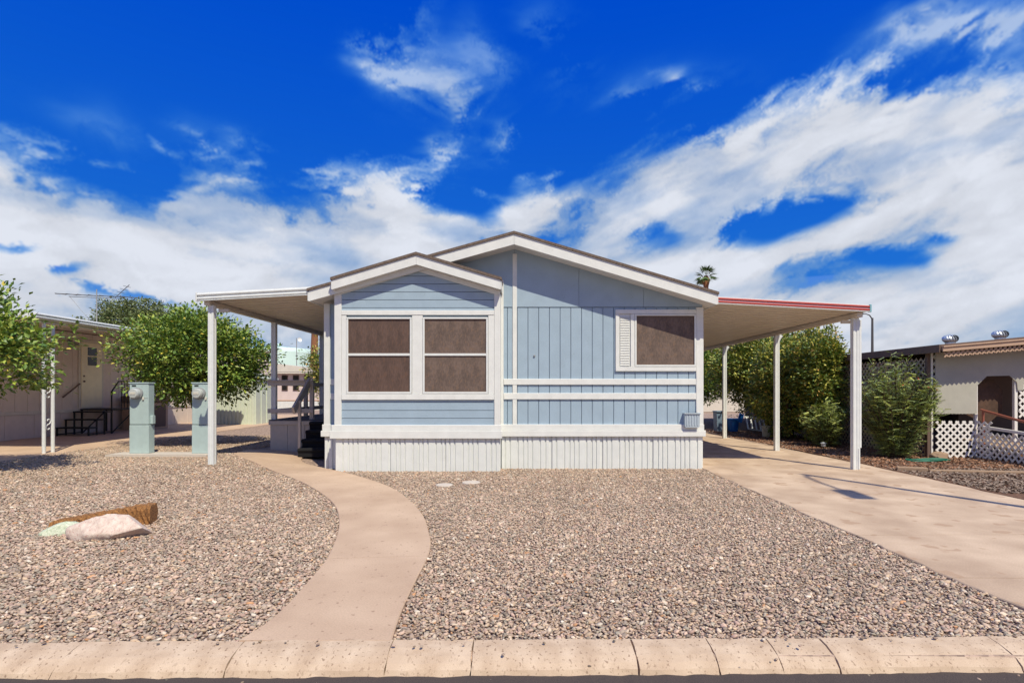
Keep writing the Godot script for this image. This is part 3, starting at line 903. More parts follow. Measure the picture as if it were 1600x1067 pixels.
# ------------------------------------------------------------------ awnings
func awning(t: Node3D, xi: float, yi: float, xo: float, yo: float, d0: float, d1: float, face: Material, band: Material, fh: float) -> void:
	# roof pans run from the house (xi) to the outer edge (xo); yi, yo are the top of the front fascia
	var out := signf(xo - xi)
	var d := d0 + 0.02
	while d < d1:
		var b := MB.new()
		var pr := [[0.0, 0.0], [0.20, 0.0], [0.215, 0.05], [0.285, 0.05], [0.30, 0.0]]
		for k in pr.size() - 1:
			for lay in [0.0, 0.004]:
				var z0: float = -(d + pr[k][0])
				var z1: float = -(d + pr[k + 1][0])
				var h0: float = pr[k][1] - 0.125 + lay
				var h1: float = pr[k + 1][1] - 0.125 + lay
				b.quad(Vector3(xi, yi + h0, z0), Vector3(xo - 0.03 * out, yo + h0, z0), Vector3(xo - 0.03 * out, yo + h1, z1), Vector3(xi, yi + h1, z1), Vector3(0, 1 if lay > 0 else -1, 0))
		part(t, "roof_pan", b, M.pan)
		d += 0.30
	# front fascia: a plate with two rounded ribs
	var a0 := Vector3(xi, yi, -d0)
	var a1 := Vector3(xo, yo, -d0)
	var fa := part(t, "fascia", MB.new().bar(a0 - Vector3(0, fh / 2, 0), a1 - Vector3(0, fh / 2, 0), 0.02, fh, 0.004), face)
	for k in [0.20, 0.66]:
		var off := Vector3(0, -fh * k - fh * 0.06, 0.012)
		part(fa, "fascia_rib", MB.new().tube([a0 + off, a1 + off], [fh * 0.155], 10), band)
	part(fa, "fascia_lip", MB.new().bar(a0 - Vector3(0, fh, -0.012), a1 - Vector3(0, fh, -0.012), 0.045, 0.012, 0.003), face)
	part(fa, "end_cap", MB.new().box(xo - 0.005, xo + 0.03 * out, yo - fh - 0.008, yo + 0.008, -d0 - 0.04, -d0 + 0.03, 0.005), M.teal if band == M.red else face)
	# gutter along the outer edge and the beam it rests on
	part(t, "beam", MB.new().box(xo - 0.18 * out, xo - 0.08 * out, yo - 0.215, yo - 0.128, -d1, -d0 - 0.06, 0.006), M.pan)
func post(t: Node3D, x: float, d: float, y0: float, y1: float, w := 0.105) -> MeshInstance3D:
	var b := MB.new()
	var p := PackedVector2Array()
	for s in [[-1, -1], [1, -1], [1, 1], [-1, 1]]:   # square tube with a flute down each face
		var c := Vector2(s[0], s[1]) * w / 2
		p.append(c)
		var q := Vector2(-s[1], s[0]) * w / 2
		var e := c.lerp(q, 0.34)
		var f := c.lerp(q, 0.66)
		var inn := -(c + q).normalized() * 0.010
		p.append(e); p.append(e.lerp(f, 0.15) + inn); p.append(e.lerp(f, 0.85) + inn); p.append(f)
	for k in p.size():
		var a := p[k]
		var c := p[(k + 1) % p.size()]
		var o := (a + c) / 2
		b.quad(Vector3(x + a.x, y0, -d + a.y), Vector3(x + c.x, y0, -d + c.y), Vector3(x + c.x, y1, -d + c.y), Vector3(x + a.x, y1, -d + a.y), Vector3(o.x, 0, o.y))
	var m := part(t, "post", b, M.metal_white)
	return m
func awnings() -> void:
	var t := thing("porch_awning", "white metal porch awning on slim posts left of the blue home", "awning", Vector3(-5.73, 0.12, -10.72))
	awning(t, -3.86, 3.405, -5.98, 3.29, 10.58, 19.0, M.metal_white, M.metal_white, 0.15)
	post(t, -5.80, 10.74, 0.11, 3.08)
	post(t, -5.80, 13.42, 0.82, 3.08)
	post(t, -5.80, 16.6, 0.11, 3.08)
	part(t, "bracket", MB.new().bar(Vector3(-5.69, 2.99, -10.78), Vector3(-5.50, 2.99, -10.78), 0.06, 0.055), M.pan)
	t = thing("carport_awning", "metal carport awning with red striped fascia right of the blue home", "awning", Vector3(6.26, 0.01, -10.82))
	awning(t, 3.56, 3.22, 6.37, 3.068, 10.58, 21.0, M.metal_white, M.red, 0.125)
	for d in [10.82, 14.15, 17.8]:
		var p := post(t, 6.24, d, 0.012, 2.86)
		if d < 11:
			part(p, "post_boot", MB.new().box(6.275, 6.31, 0.02, 0.42, -d - 0.05, -d + 0.066, 0.006), M.metal_white)
			part(p, "downspout", MB.new().box(6.295, 6.345, 0.42, 2.82, -d - 0.02, -d + 0.05, 0.008), M.metal_white)
		else:
			part(p, "post_arm", MB.new().tube([Vector3(6.25, 2.55, -d), Vector3(6.26, 2.68, -d), Vector3(6.31, 2.78, -d), Vector3(6.36, 2.84, -d)], [0.045], 8), M.metal_white)
	part(t, "bracket", MB.new().bar(Vector3(6.19, 2.79, -10.88), Vector3(6.02, 2.79, -10.88), 0.06, 0.055), M.pan)

# ------------------------------------------------------------------ porch
func porch() -> void:
	var t := thing("porch_deck", "raised porch deck with grey railing beside the blue home", "deck", Vector3(-4.8, 0.1, -14.5))
	for k in 3:
		part(t, "skirting_panel", MB.new().box(-5.85 + k * 0.40, -5.455 + k * 0.40, 0.05, 0.70, -13.36, -13.32, 0.004), M.rail)
	part(t, "skirting_panel", MB.new().box(-5.87, -5.83, 0.05, 0.70, -16.5, -13.37, 0.004), M.rail)
	part(t, "edge_board", MB.new().box(-5.88, -3.84, 0.70, 0.79, -13.34, -13.29, 0.005), M.rail)
	for k in 22:
		part(t, "deck_plank", MB.new().box(-5.88, -3.82, 0.792, 0.818, -13.435 - k * 0.145, -13.30 - k * 0.145, 0.004), M.deck)
	for p in [[-5.60, 16.4], [-4.92, 13.42], [-5.66, 15.0], [-4.0, 16.4]]:
		part(t, "rail_post", MB.new().box(p[0] - 0.045, p[0] + 0.045, 0.80, 1.66, -p[1] - 0.045, -p[1] + 0.045, 0.006), M.rail)
	for y in [1.655, 1.02]:
		part(t, "rail", MB.new().box(-5.92, -4.86, y - 0.05, y + 0.05, -13.37, -13.33, 0.005), M.rail)
		part(t, "rail", MB.new().box(-5.72, -5.68, y - 0.05, y + 0.05, -16.4, -13.48, 0.005), M.rail)
		part(t, "rail", MB.new().box(-5.66, -3.95, y - 0.05, y + 0.05, -16.45, -16.41, 0.005), M.rail)
	part(t, "rail_cap", MB.new().box(-5.92, -4.86, 1.706, 1.735, -13.42, -13.29, 0.005), M.rail)
	t = thing("porch_stairs", "black carpeted porch steps with a slanting grey handrail", "stairs", Vector3(-4.35, 0.1, -12.85))
	for k in 4:
		var y1 := 0.245 + k * 0.18
		var z := -12.42 - k * 0.225
		var b := MB.new()
		var p := PackedVector2Array([Vector2(z - 0.30, 0.06), Vector2(z - 0.30, y1), Vector2(z - 0.02, y1), Vector2(z + 0.015, y1 - 0.012), Vector2(z + 0.028, y1 - 0.04), Vector2(z + 0.012, y1 - 0.07), Vector2(z - 0.01, y1 - 0.08), Vector2(z - 0.01, 0.06)])
		for s in [-4.86, -3.86]:
			var ix := Geometry2D.triangulate_polygon(p)
			for q in range(0, ix.size(), 3):
				b.tri(Vector3(s, p[ix[q]].y, p[ix[q]].x), Vector3(s, p[ix[q + 1]].y, p[ix[q + 1]].x), Vector3(s, p[ix[q + 2]].y, p[ix[q + 2]].x), Vector3(s + 4.36, 0, 0))
		for q in p.size():
			var a := p[q]
			var c := p[(q + 1) % p.size()]
			var o := (a + c) / 2 - Vector2(z - 0.15, y1 - 0.1)
			b.quad(Vector3(-4.86, a.y, a.x), Vector3(-4.86, c.y, c.x), Vector3(-3.86, c.y, c.x), Vector3(-3.86, a.y, a.x), Vector3(0, o.y, o.x))
		part(t, "step", b, M.carpet)
	part(t, "newel_post", MB.new().box(-4.93, -4.87, 0.08, 1.28, -12.66, -12.60, 0.005), M.rail)
	part(t, "handrail", MB.new().bar(Vector3(-4.93, 1.06, -12.36), Vector3(-4.96, 1.72, -13.40), 0.05, 0.17), M.rail)

# ------------------------------------------------------------------ meter pedestals
func pedestals() -> void:
	var y0 := 0.165
	var pad := MB.new()
	pad.prism(PackedVector2Array([Vector2(-8.72, 0.08), Vector2(-8.70, 0.155), Vector2(-8.66, 0.165), Vector2(-6.64, 0.165), Vector2(-6.60, 0.15), Vector2(-6.60, 0.08)]), -12.46, -11.98)
	var o := put(self, "concrete_pad", pad.mesh(), M.pad)
	tag(o, "low concrete pad under the two meter pedestals", "concrete pad")
	var t := thing("meter_pedestal", "pale green utility meter pedestal standing clear of the awning post", "utility box", Vector3(-8.11, y0, -12.25), "meter pedestals on the pad")
	var at := Vector3.ZERO
	var q := func(x0, x1, ya, yb, z0, z1, bev) -> MB: return MB.new().box(x0, x1, ya, yb, z0, z1, bev)
	put(t, "lower_cabinet", q.call(-0.205, 0.205, 0.0, 0.60, -0.10, 0.10, 0.008).mesh(), M.ped, at)
	var u := put(t, "upper_cabinet", q.call(-0.200, 0.200, 0.612, 1.48, -0.10, 0.098, 0.008).mesh(), M.ped, at)
	put(u, "panel_seam", q.call(-0.195, 0.195, 1.165, 1.172, 0.09, 0.102, 0.001).mesh(), M.grey, at)
	put(u, "label_plate", q.call(-0.15, -0.06, 1.415, 1.445, 0.09, 0.102, 0.001).mesh(), M.black, at)
	put(u, "cabinet_cap", q.call(-0.215, 0.215, 1.475, 1.50, -0.115, 0.115, 0.006).mesh(), M.ped, at)
	var m := put(t, "meter", MB.new().lathe(Vector3(-0.03, 1.27, 0.095), Vector3(0, 0, 1), [[0.125, 0.0], [0.125, 0.05], [0.11, 0.055], [0.105, 0.055]], 24).mesh(), M.grey, at)
	put(m, "glass_dome", MB.new().lathe(Vector3(-0.03, 1.27, 0.095), Vector3(0, 0, 1), [[0.105, 0.05], [0.105, 0.13], [0.09, 0.155], [0.0, 0.165]], 24).mesh(), M.glass, at)
	put(m, "dial_plate", q.call(-0.085, 0.025, 1.25, 1.30, 0.245, 0.263, 0.002).mesh(), M.bucket, at)
	put(t, "lock", q.call(0.08, 0.115, 1.13, 1.19, 0.098, 0.125, 0.004).mesh(), M.bucket, at)
	put(t, "side_hasp", q.call(0.2, 0.25, 0.62, 0.80, -0.06, 0.04, 0.006).mesh(), M.ped, at)
	copy(t, Vector3(-6.79, y0, -12.25), "pale green utility meter pedestal right beside the awning post")

# ------------------------------------------------------------------ yard stones and log
func rock(called: String, label: String, at: Vector3, size: Vector3, m: Material, seed_: int, turn: float) -> void:
	var f := FastNoiseLite.new()
	f.seed = seed_
	f.frequency = 0.9
	f.fractal_octaves = 2
	var st := SurfaceTool.new()
	st.begin(Mesh.PRIMITIVE_TRIANGLES)
	st.set_smooth_group(0)
	var nu := 48
	var nv := 24
	var q := RandomNumberGenerator.new()
	q.seed = seed_
	var planes := []
	for i in 9:
		planes.append([Vector3(q.randfn(), q.randfn() * 0.7 + 0.25, q.randfn()).normalized(), q.randf_range(0.55, 0.85)])
	var p := func(i: int, j: int) -> Vector3:
		var a := TAU * (i % nu) / nu
		var e := PI * j / nv - PI / 2
		var d := Vector3(cos(a) * cos(e), sin(e), sin(a) * cos(e))
		var k := 1.0 + 0.34 * f.get_noise_3dv(d * 0.8) + 0.07 * f.get_noise_3dv(d * 2.4)
		var r := d * k
		for pl in planes:   # broken faces
			r -= pl[0] * maxf(0.0, r.dot(pl[0]) - pl[1])
		r.y = clampf(r.y, -0.4, 0.85 + 0.2 * f.get_noise_3dv(d * 2.0 + Vector3(9, 0, 0)))
		return r * size
	for i in nu:
		for j in nv:
			for k in [[0, 0], [0, 1], [1, 1], [0, 0], [1, 1], [1, 0]]:
				st.add_vertex(p.call(i + k[0], j + k[1]))
	st.index()
	st.generate_normals()
	var o := put(self, called, st.commit(), m, at)
	o.rotation.y = turn
	tag(o, label, "rock")
func yard_bits() -> void:
	rock("pink_rock", "pale pink quartz rock lying in front of the old log", Vector3(-4.22, 0.055, -5.95), Vector3(0.40, 0.19, 0.21), M.pink_rock, 17, 0.1)
	rock("green_rock", "small pale green rock beside the pink rock", Vector3(-4.84, 0.025, -6.05), Vector3(0.22, 0.11, 0.13), M.green_rock, 3, 0.5)
	# a split, weathered log
	var f := FastNoiseLite.new()
	f.seed = 6
	f.frequency = 6.0
	var b := MB.new()
	var rings := []
	var n := 40
	for i in n + 1:
		var t := float(i) / n
		var c := Vector3(-5.13, 0, -6.28).lerp(Vector3(-4.20, 0.02, -6.55), t)
		var hgt := lerpf(0.085, 0.215, t) * (1.0 if i > 0 and i < n else 0.93)
		var half := lerpf(0.085, 0.12, t)
		var ring := []
		for k in [[-1.0, -0.05], [-1.02, 0.45], [-0.9, 0.86], [-0.55, 0.97], [-0.1, 0.90], [0.35, 0.99], [0.85, 0.95], [1.0, 0.75], [1.06, 0.4], [1.08, 0.1], [1.1, -0.05]]:
			var w: float = k[0] * half * (1.0 + 0.28 * f.get_noise_2d(t * 9.0, k[1] * 0.8))
			var y: float = k[1] * hgt * (1.0 + 0.14 * f.get_noise_2d(t * 3.0, k[0] + 4.0))
			ring.append(c + Vector3(0.27, 0, 0.96) * w + Vector3(0, y, 0))
		rings.append(ring)
	for i in n:
		for k in 10:
			b.quad(rings[i][k], rings[i + 1][k], rings[i + 1][k + 1], rings[i][k + 1], Vector3(0.1, 0.6 if k > 1 and k < 7 else 0.05, 1.0 if k >= 6 else -1.0 if k < 2 else 0.0))
	for e in [0, n]:
		for k in range(1, 10):
			b.tri(rings[e][0], rings[e][k], rings[e][k + 1], Vector3(-1 if e == 0 else 1, 0, 0))
	var o := put(self, "log", b.mesh(), M.log)
	tag(o, "weathered split log lying on the gravel behind the pink rock", "log")
	for p in [[-1.24, 9.1, 0.14, "flat round stepping stone nearer the walkway"], [-0.84, 9.35, 0.15, "flat round stepping stone nearer the blue home"]]:
		b = MB.new().lathe(Vector3(p[0], -0.01, -p[1]), Vector3.UP, [[p[2], -0.03], [p[2], 0.018], [p[2] - 0.012, 0.026], [0.0, 0.027]], 22)
		o = put(self, "stepping_stone", b.mesh(), M.pad)
		tag(o, p[3], "stepping stone", "stepping stones in the gravel")

# ------------------------------------------------------------------ plants
func add_leaf(b: MB, p: Vector3, t: Vector3, side: Vector3, col: Color) -> void:   # two triangles folded along the midrib
	var up := side.cross(t).normalized() * side.length() * 0.35
	var tip := p + t
	var m := p + t * 0.45
	for s in [1.0, -1.0]:
		var e: Vector3 = m + side * s + up
		var n: Vector3 = (tip - p).cross(e - p).normalized()
		b.v.append(p); b.v.append(e); b.v.append(tip)
		b.n.append(n); b.n.append(n); b.n.append(n)
		b.c.append(col); b.c.append(col); b.c.append(col)
func crown(at: Vector3, rad: Vector3, clumps: int, per: int, leaf: float, cols: Array, seed_: int, clump_r := 0.30, uneven := 0.35, flat_y := -1.0) -> MB:
	var q := RandomNumberGenerator.new()
	q.seed = seed_
	var f := FastNoiseLite.new()
	f.seed = seed_
	f.frequency = 1.1
	var b := MB.new()
	for i in clumps:
		var d := Vector3(q.randfn(), q.randfn(), q.randfn()).normalized()
		if d.y < flat_y:
			d.y = -d.y * 0.4
		var k := pow(q.randf(), 0.30) * (1.0 + uneven * f.get_noise_3dv(d * 1.6) * 1.6)
		if q.randf() < 0.06:
			k *= 1.13
		var c := at + d * rad * k
		var tone := q.randf()
		var cr := clump_r * q.randf_range(0.6, 1.25)
		for j in per:
			var o := Vector3(q.randf_range(-1, 1), q.randf_range(-0.85, 0.85), q.randf_range(-1, 1)) * cr * (0.45 + 0.55 * q.randf())
			var p := c + o
			var dir := (o.normalized() * 0.7 + d * 0.6 + Vector3(q.randfn(), q.randfn() * 0.6 + 0.05, q.randfn()) * 0.75).normalized()
			var l := leaf * q.randf_range(0.6, 1.25)
			var side := dir.cross(Vector3(q.randfn() * 0.6, 1.0, q.randfn() * 0.6)).normalized() * l * q.randf_range(0.22, 0.32)
			var r := q.randf()
			var pickk := 0
			if r > 0.97: pickk = 3
			elif r > 0.60 - 0.35 * tone: pickk = 1 if q.randf() < 0.55 else 2
			var base: Color = cols[pickk]
			var g := q.randf_range(0.72, 1.3)
			add_leaf(b, p, dir * l, side, Color(base.r * g, base.g * g, base.b * g))
	return b
const CITRUS := [Color(0.117, 0.208, 0.039), Color(0.293, 0.351, 0.058), Color(0.195, 0.293, 0.049), Color(0.598, 0.494, 0.078)]
const YELLOWING := [Color(0.111, 0.176, 0.036), Color(0.429, 0.390, 0.072), Color(0.247, 0.286, 0.049), Color(0.598, 0.364, 0.104)]
const OLIVE := [Color(0.126, 0.168, 0.066), Color(0.204, 0.228, 0.090), Color(0.156, 0.192, 0.072), Color(0.240, 0.228, 0.096)]
func trunk(base: Vector3, top: Vector3, r: float, limbs: int, reach: Vector3, seed_: int) -> MB:
	var q := RandomNumberGenerator.new()
	q.seed = seed_
	var b := MB.new()
	var fork := base.lerp(top, 0.42) + Vector3(q.randfn() * 0.04, 0, q.randfn() * 0.04)
	b.tube([base - Vector3(0, 0.08, 0), base + Vector3(0, 0.08, 0), base.lerp(fork, 0.5) + Vector3(0.03, 0, 0), fork], [r * 1.35, r * 1.1, r * 0.95, r * 0.8], 9)
	for i in limbs:
		var a := TAU * i / limbs + q.randf_range(-0.4, 0.4)
		var e := top + Vector3(cos(a) * reach.x, q.randf_range(-0.3, 0.8) * reach.y, sin(a) * reach.z) * q.randf_range(0.5, 0.9)
		var m := fork.lerp(e, 0.5) + Vector3(q.randfn() * 0.1, 0.12, q.randfn() * 0.1)
		b.tube([fork - Vector3(0, 0.03, 0), fork.lerp(m, 0.5), m, e], [r * 0.6, r * 0.5, r * 0.35, r * 0.10], 6)
	return b
func tree(called: String, label: String, cat: String, base: Vector3, at: Vector3, rad: Vector3, r: float, clumps: int, per: int, leaf: float, cols: Array, seed_: int, cr := 0.30, uneven := 0.35, group := "") -> Node3D:
	var t := thing(called, label, cat, base, group)
	part(t, "trunk", trunk(base, at, r, 7, rad * 0.8, seed_), M.bark)
	part(t, "crown", crown(at, rad, clumps, per, leaf, cols, seed_, cr, uneven), M.leaf)
	return t
func feather(base: Vector3, rx: float, h: float, stems: int, seed_: int) -> Array:
	var q := RandomNumberGenerator.new()
	q.seed = seed_
	var wood := MB.new()
	var b := MB.new()
	for i in stems:
		var a := q.randf_range(0, TAU)
		var out := sqrt(q.randf()) * rx
		var hh := h * q.randf_range(0.55, 1.0) * (1.0 - 0.35 * pow(out / rx, 2.0)) * (1.12 if q.randf() < 0.06 else 1.0)
		var p0 := base + Vector3(cos(a), 0, sin(a)) * 0.14 * q.randf()
		var p2 := base + Vector3(cos(a) * out, hh, sin(a) * out)
		var p1 := p0.lerp(p2, 0.5) + Vector3(-cos(a), 0, -sin(a)) * out * 0.10
		wood.tube([p0, p1, p2], [0.012, 0.008, 0.003], 5)
		var g0 := q.randf_range(0.75, 1.25)
		for k in 30:
			var t := lerpf(0.06, 1.0, (k + q.randf()) / 30.0)
			var p := p0.lerp(p1, t).lerp(p1.lerp(p2, t), t)
			var fd := Vector3(q.randfn(), q.randf_range(-0.25, 0.75), q.randfn()).normalized()
			var fl := q.randf_range(0.14, 0.30) * (1.15 - 0.5 * t)
			var yellow := q.randf() < 0.32
			var col := Color(0.50, 0.54, 0.15) if yellow else Color(0.31, 0.38, 0.15)
			col = Color(col.r * g0, col.g * g0, col.b * g0)
			var sd := fd.cross(Vector3(q.randfn() * 0.4, 1, q.randfn() * 0.4)).normalized()
			for j in 11:
				var s := p + fd * fl * (j + 1) / 11.0
				for w in [1.0, -1.0]:
					var ld: Vector3 = (sd * w + fd * 0.5 + Vector3(0, q.randf_range(-0.2, 0.2), 0)).normalized() * q.randf_range(0.030, 0.050)
					var e := ld.cross(Vector3.UP).normalized() * 0.007
					var n := e.cross(ld).normalized()
					b.v.append(s - e); b.v.append(s + ld); b.v.append(s + e)
					for z in 3:
						b.n.append(n); b.c.append(col)
	return [wood, b]
func palm(label: String, base: Vector3, top: float, r: float, spread: float, fans: int, seed_: int) -> void:
	var q := RandomNumberGenerator.new()
	q.seed = seed_
	var t := thing("palm_tree", label, "palm tree", base)
	var tip := base + Vector3(0.1, top, 0)
	part(t, "trunk", MB.new().tube([base - Vector3(0, 0.2, 0), base + Vector3(0.02, top * 0.5, 0), tip - Vector3(0, spread * 0.9, 0), tip - Vector3(0, spread * 0.35, 0), tip], [r * 1.2, r, r * 0.9, r * 1.5, r * 0.6], 10), M.palm_bark)
	var b := MB.new()
	for i in fans:
		var a := q.randf_range(0, TAU)
		var e := q.randf_range(-0.65, 1.2)
		var d := Vector3(cos(a) * cos(e), sin(e), sin(a) * cos(e))
		var hub := tip + d * spread * 0.45
		var g := q.randf_range(0.7, 1.3)
		var col := Color(0.10 * g, 0.16 * g, 0.05 * g)
		var x := d.cross(Vector3.UP).normalized()
		for k in 15:
			var w := lerpf(-1.25, 1.25, k / 14.0)
			var ld := (d * cos(w) + x * sin(w) + Vector3(0, -0.22 * absf(w), 0)).normalized()
			var l := spread * q.randf_range(0.50, 0.72)
			add_leaf(b, hub, ld * l + Vector3(0, -l * 0.2, 0), ld.cross(Vector3(0, 1, 0.1)).normalized() * spread * 0.035, col)
		add_leaf(b, tip, d * spread * 0.5, x * spread * 0.02, col)
	part(t, "crown", b, M.leaf)
func plants() -> void:
	tree("citrus_tree", "leafy citrus tree at the left edge with branches reaching over the gravel", "tree", Vector3(-9.5, 0.1, -9.35), Vector3(-9.45, 2.18, -9.2), Vector3(1.50, 1.02, 1.3), 0.09, 330, 62, 0.105, CITRUS, 21, 0.32, 0.38)
	tree("citrus_tree", "broad rounded citrus tree growing behind the two meter pedestals", "tree", Vector3(-8.15, 0.1, -14.6), Vector3(-8.22, 2.34, -14.4), Vector3(1.66, 1.10, 1.45), 0.10, 470, 66, 0.10, CITRUS, 33, 0.33, 0.20)
	tree("citrus_tree", "small citrus tree half hidden behind the porch corner", "tree", Vector3(-7.6, 0.05, -22.5), Vector3(-7.55, 2.2, -22.5), Vector3(0.95, 1.25, 0.9), 0.07, 130, 50, 0.11, YELLOWING, 41, 0.30, 0.3)
	var t := tree("citrus_tree", "large yellowing citrus tree with foliage to the ground beyond the carport", "tree", Vector3(9.3, 0.0, -21.7), Vector3(9.3, 2.22, -21.4), Vector3(2.15, 1.42, 1.6), 0.16, 680, 66, 0.115, YELLOWING, 52, 0.36, 0.32)
	part(t, "crown", crown(Vector3(8.15, 1.62, -17.9), Vector3(0.85, 1.50, 1.2), 330, 60, 0.11, YELLOWING, 58, 0.30, 0.35), M.leaf)
	part(t, "crown", crown(Vector3(8.45, 1.75, -16.4), Vector3(0.66, 1.50, 0.8), 230, 60, 0.105, YELLOWING, 60, 0.28, 0.35), M.leaf)
	part(t, "trunk", trunk(Vector3(8.2, 0, -17.6), Vector3(8.2, 1.6, -17.6), 0.08, 6, Vector3(0.6, 1.0, 0.8), 66), M.bark)
	part(t, "crown", crown(Vector3(7.9, 2.2, -25.0), Vector3(1.1, 1.2, 0.9), 190, 56, 0.11, CITRUS, 59, 0.30, 0.35), M.leaf)
	tree("olive_tree", "grey green tree rising behind the neighbour's awning roof", "tree", Vector3(-20.8, 0, -31), Vector3(-20.8, 4.3, -31), Vector3(2.3, 2.0, 2.0), 0.2, 380, 90, 0.15, OLIVE, 63, 0.45, 0.25)
	tree("olive_tree", "dark tree at the foot of the hill beyond the carport", "tree", Vector3(18.9, 0, -57), Vector3(18.9, 3.2, -57), Vector3(1.5, 2.0, 1.2), 0.2, 120, 50, 0.22, OLIVE, 64, 0.55, 0.3)
	var base := Vector3(8.25, 0.0, -12.75)
	var fe := feather(base, 0.92, 2.5, 185, 71)
	var s := thing("feathery_shrub", "tall feathery green shrub in front of the lattice porch", "shrub", base)
	part(s, "stems", fe[0], M.bark)
	part(s, "foliage", fe[1], M.leaf)
	base = Vector3(8.0, 0.0, -15.2)
	fe = feather(base, 0.7, 1.35, 60, 72)
	s = thing("feathery_shrub", "low dark shrub between the yellowing citrus tree and the feathery shrub", "shrub", base)
	part(s, "stems", fe[0], M.bark)
	part(s, "foliage", fe[1], M.leaf)
	base = Vector3(-12.1, 0.0, -27.0)
	fe = feather(base, 0.55, 0.95, 40, 73)
	s = thing("low_shrub", "small green shrub at the corner of the metal shed", "shrub", base)
	part(s, "stems", fe[0], M.bark)
	part(s, "foliage", fe[1], M.leaf)
	palm("small windblown fan palm showing above the right roof edge", Vector3(19.0, 0, -60), 13.4, 0.28, 1.25, 26, 81)
	palm("brown palm trunk seen under the porch awning", Vector3(-15.1, 0, -41.5), 6.6, 0.26, 0.9, 18, 82)
	# red blossoms on the feathery shrub
	var fl := MB.new()
	for p in [[8.02, 1.62, 12.15], [8.5, 1.55, 12.05], [8.75, 1.6, 12.2], [8.85, 1.5, 12.3], [8.25, 1.75, 12.0]]:
		for k in 5:
			var d := Vector3(rng.randfn(), rng.randfn(), rng.randfn()).normalized() * 0.035
			add_leaf(fl, Vector3(p[0], p[1], -p[2]), d, d.cross(Vector3.UP).normalized() * 0.015, Color(0.55, 0.13, 0.06))
	for o in get_children():
		if o.name == "feathery_shrub":
			part(o, "blossoms", fl, M.leaf, true)

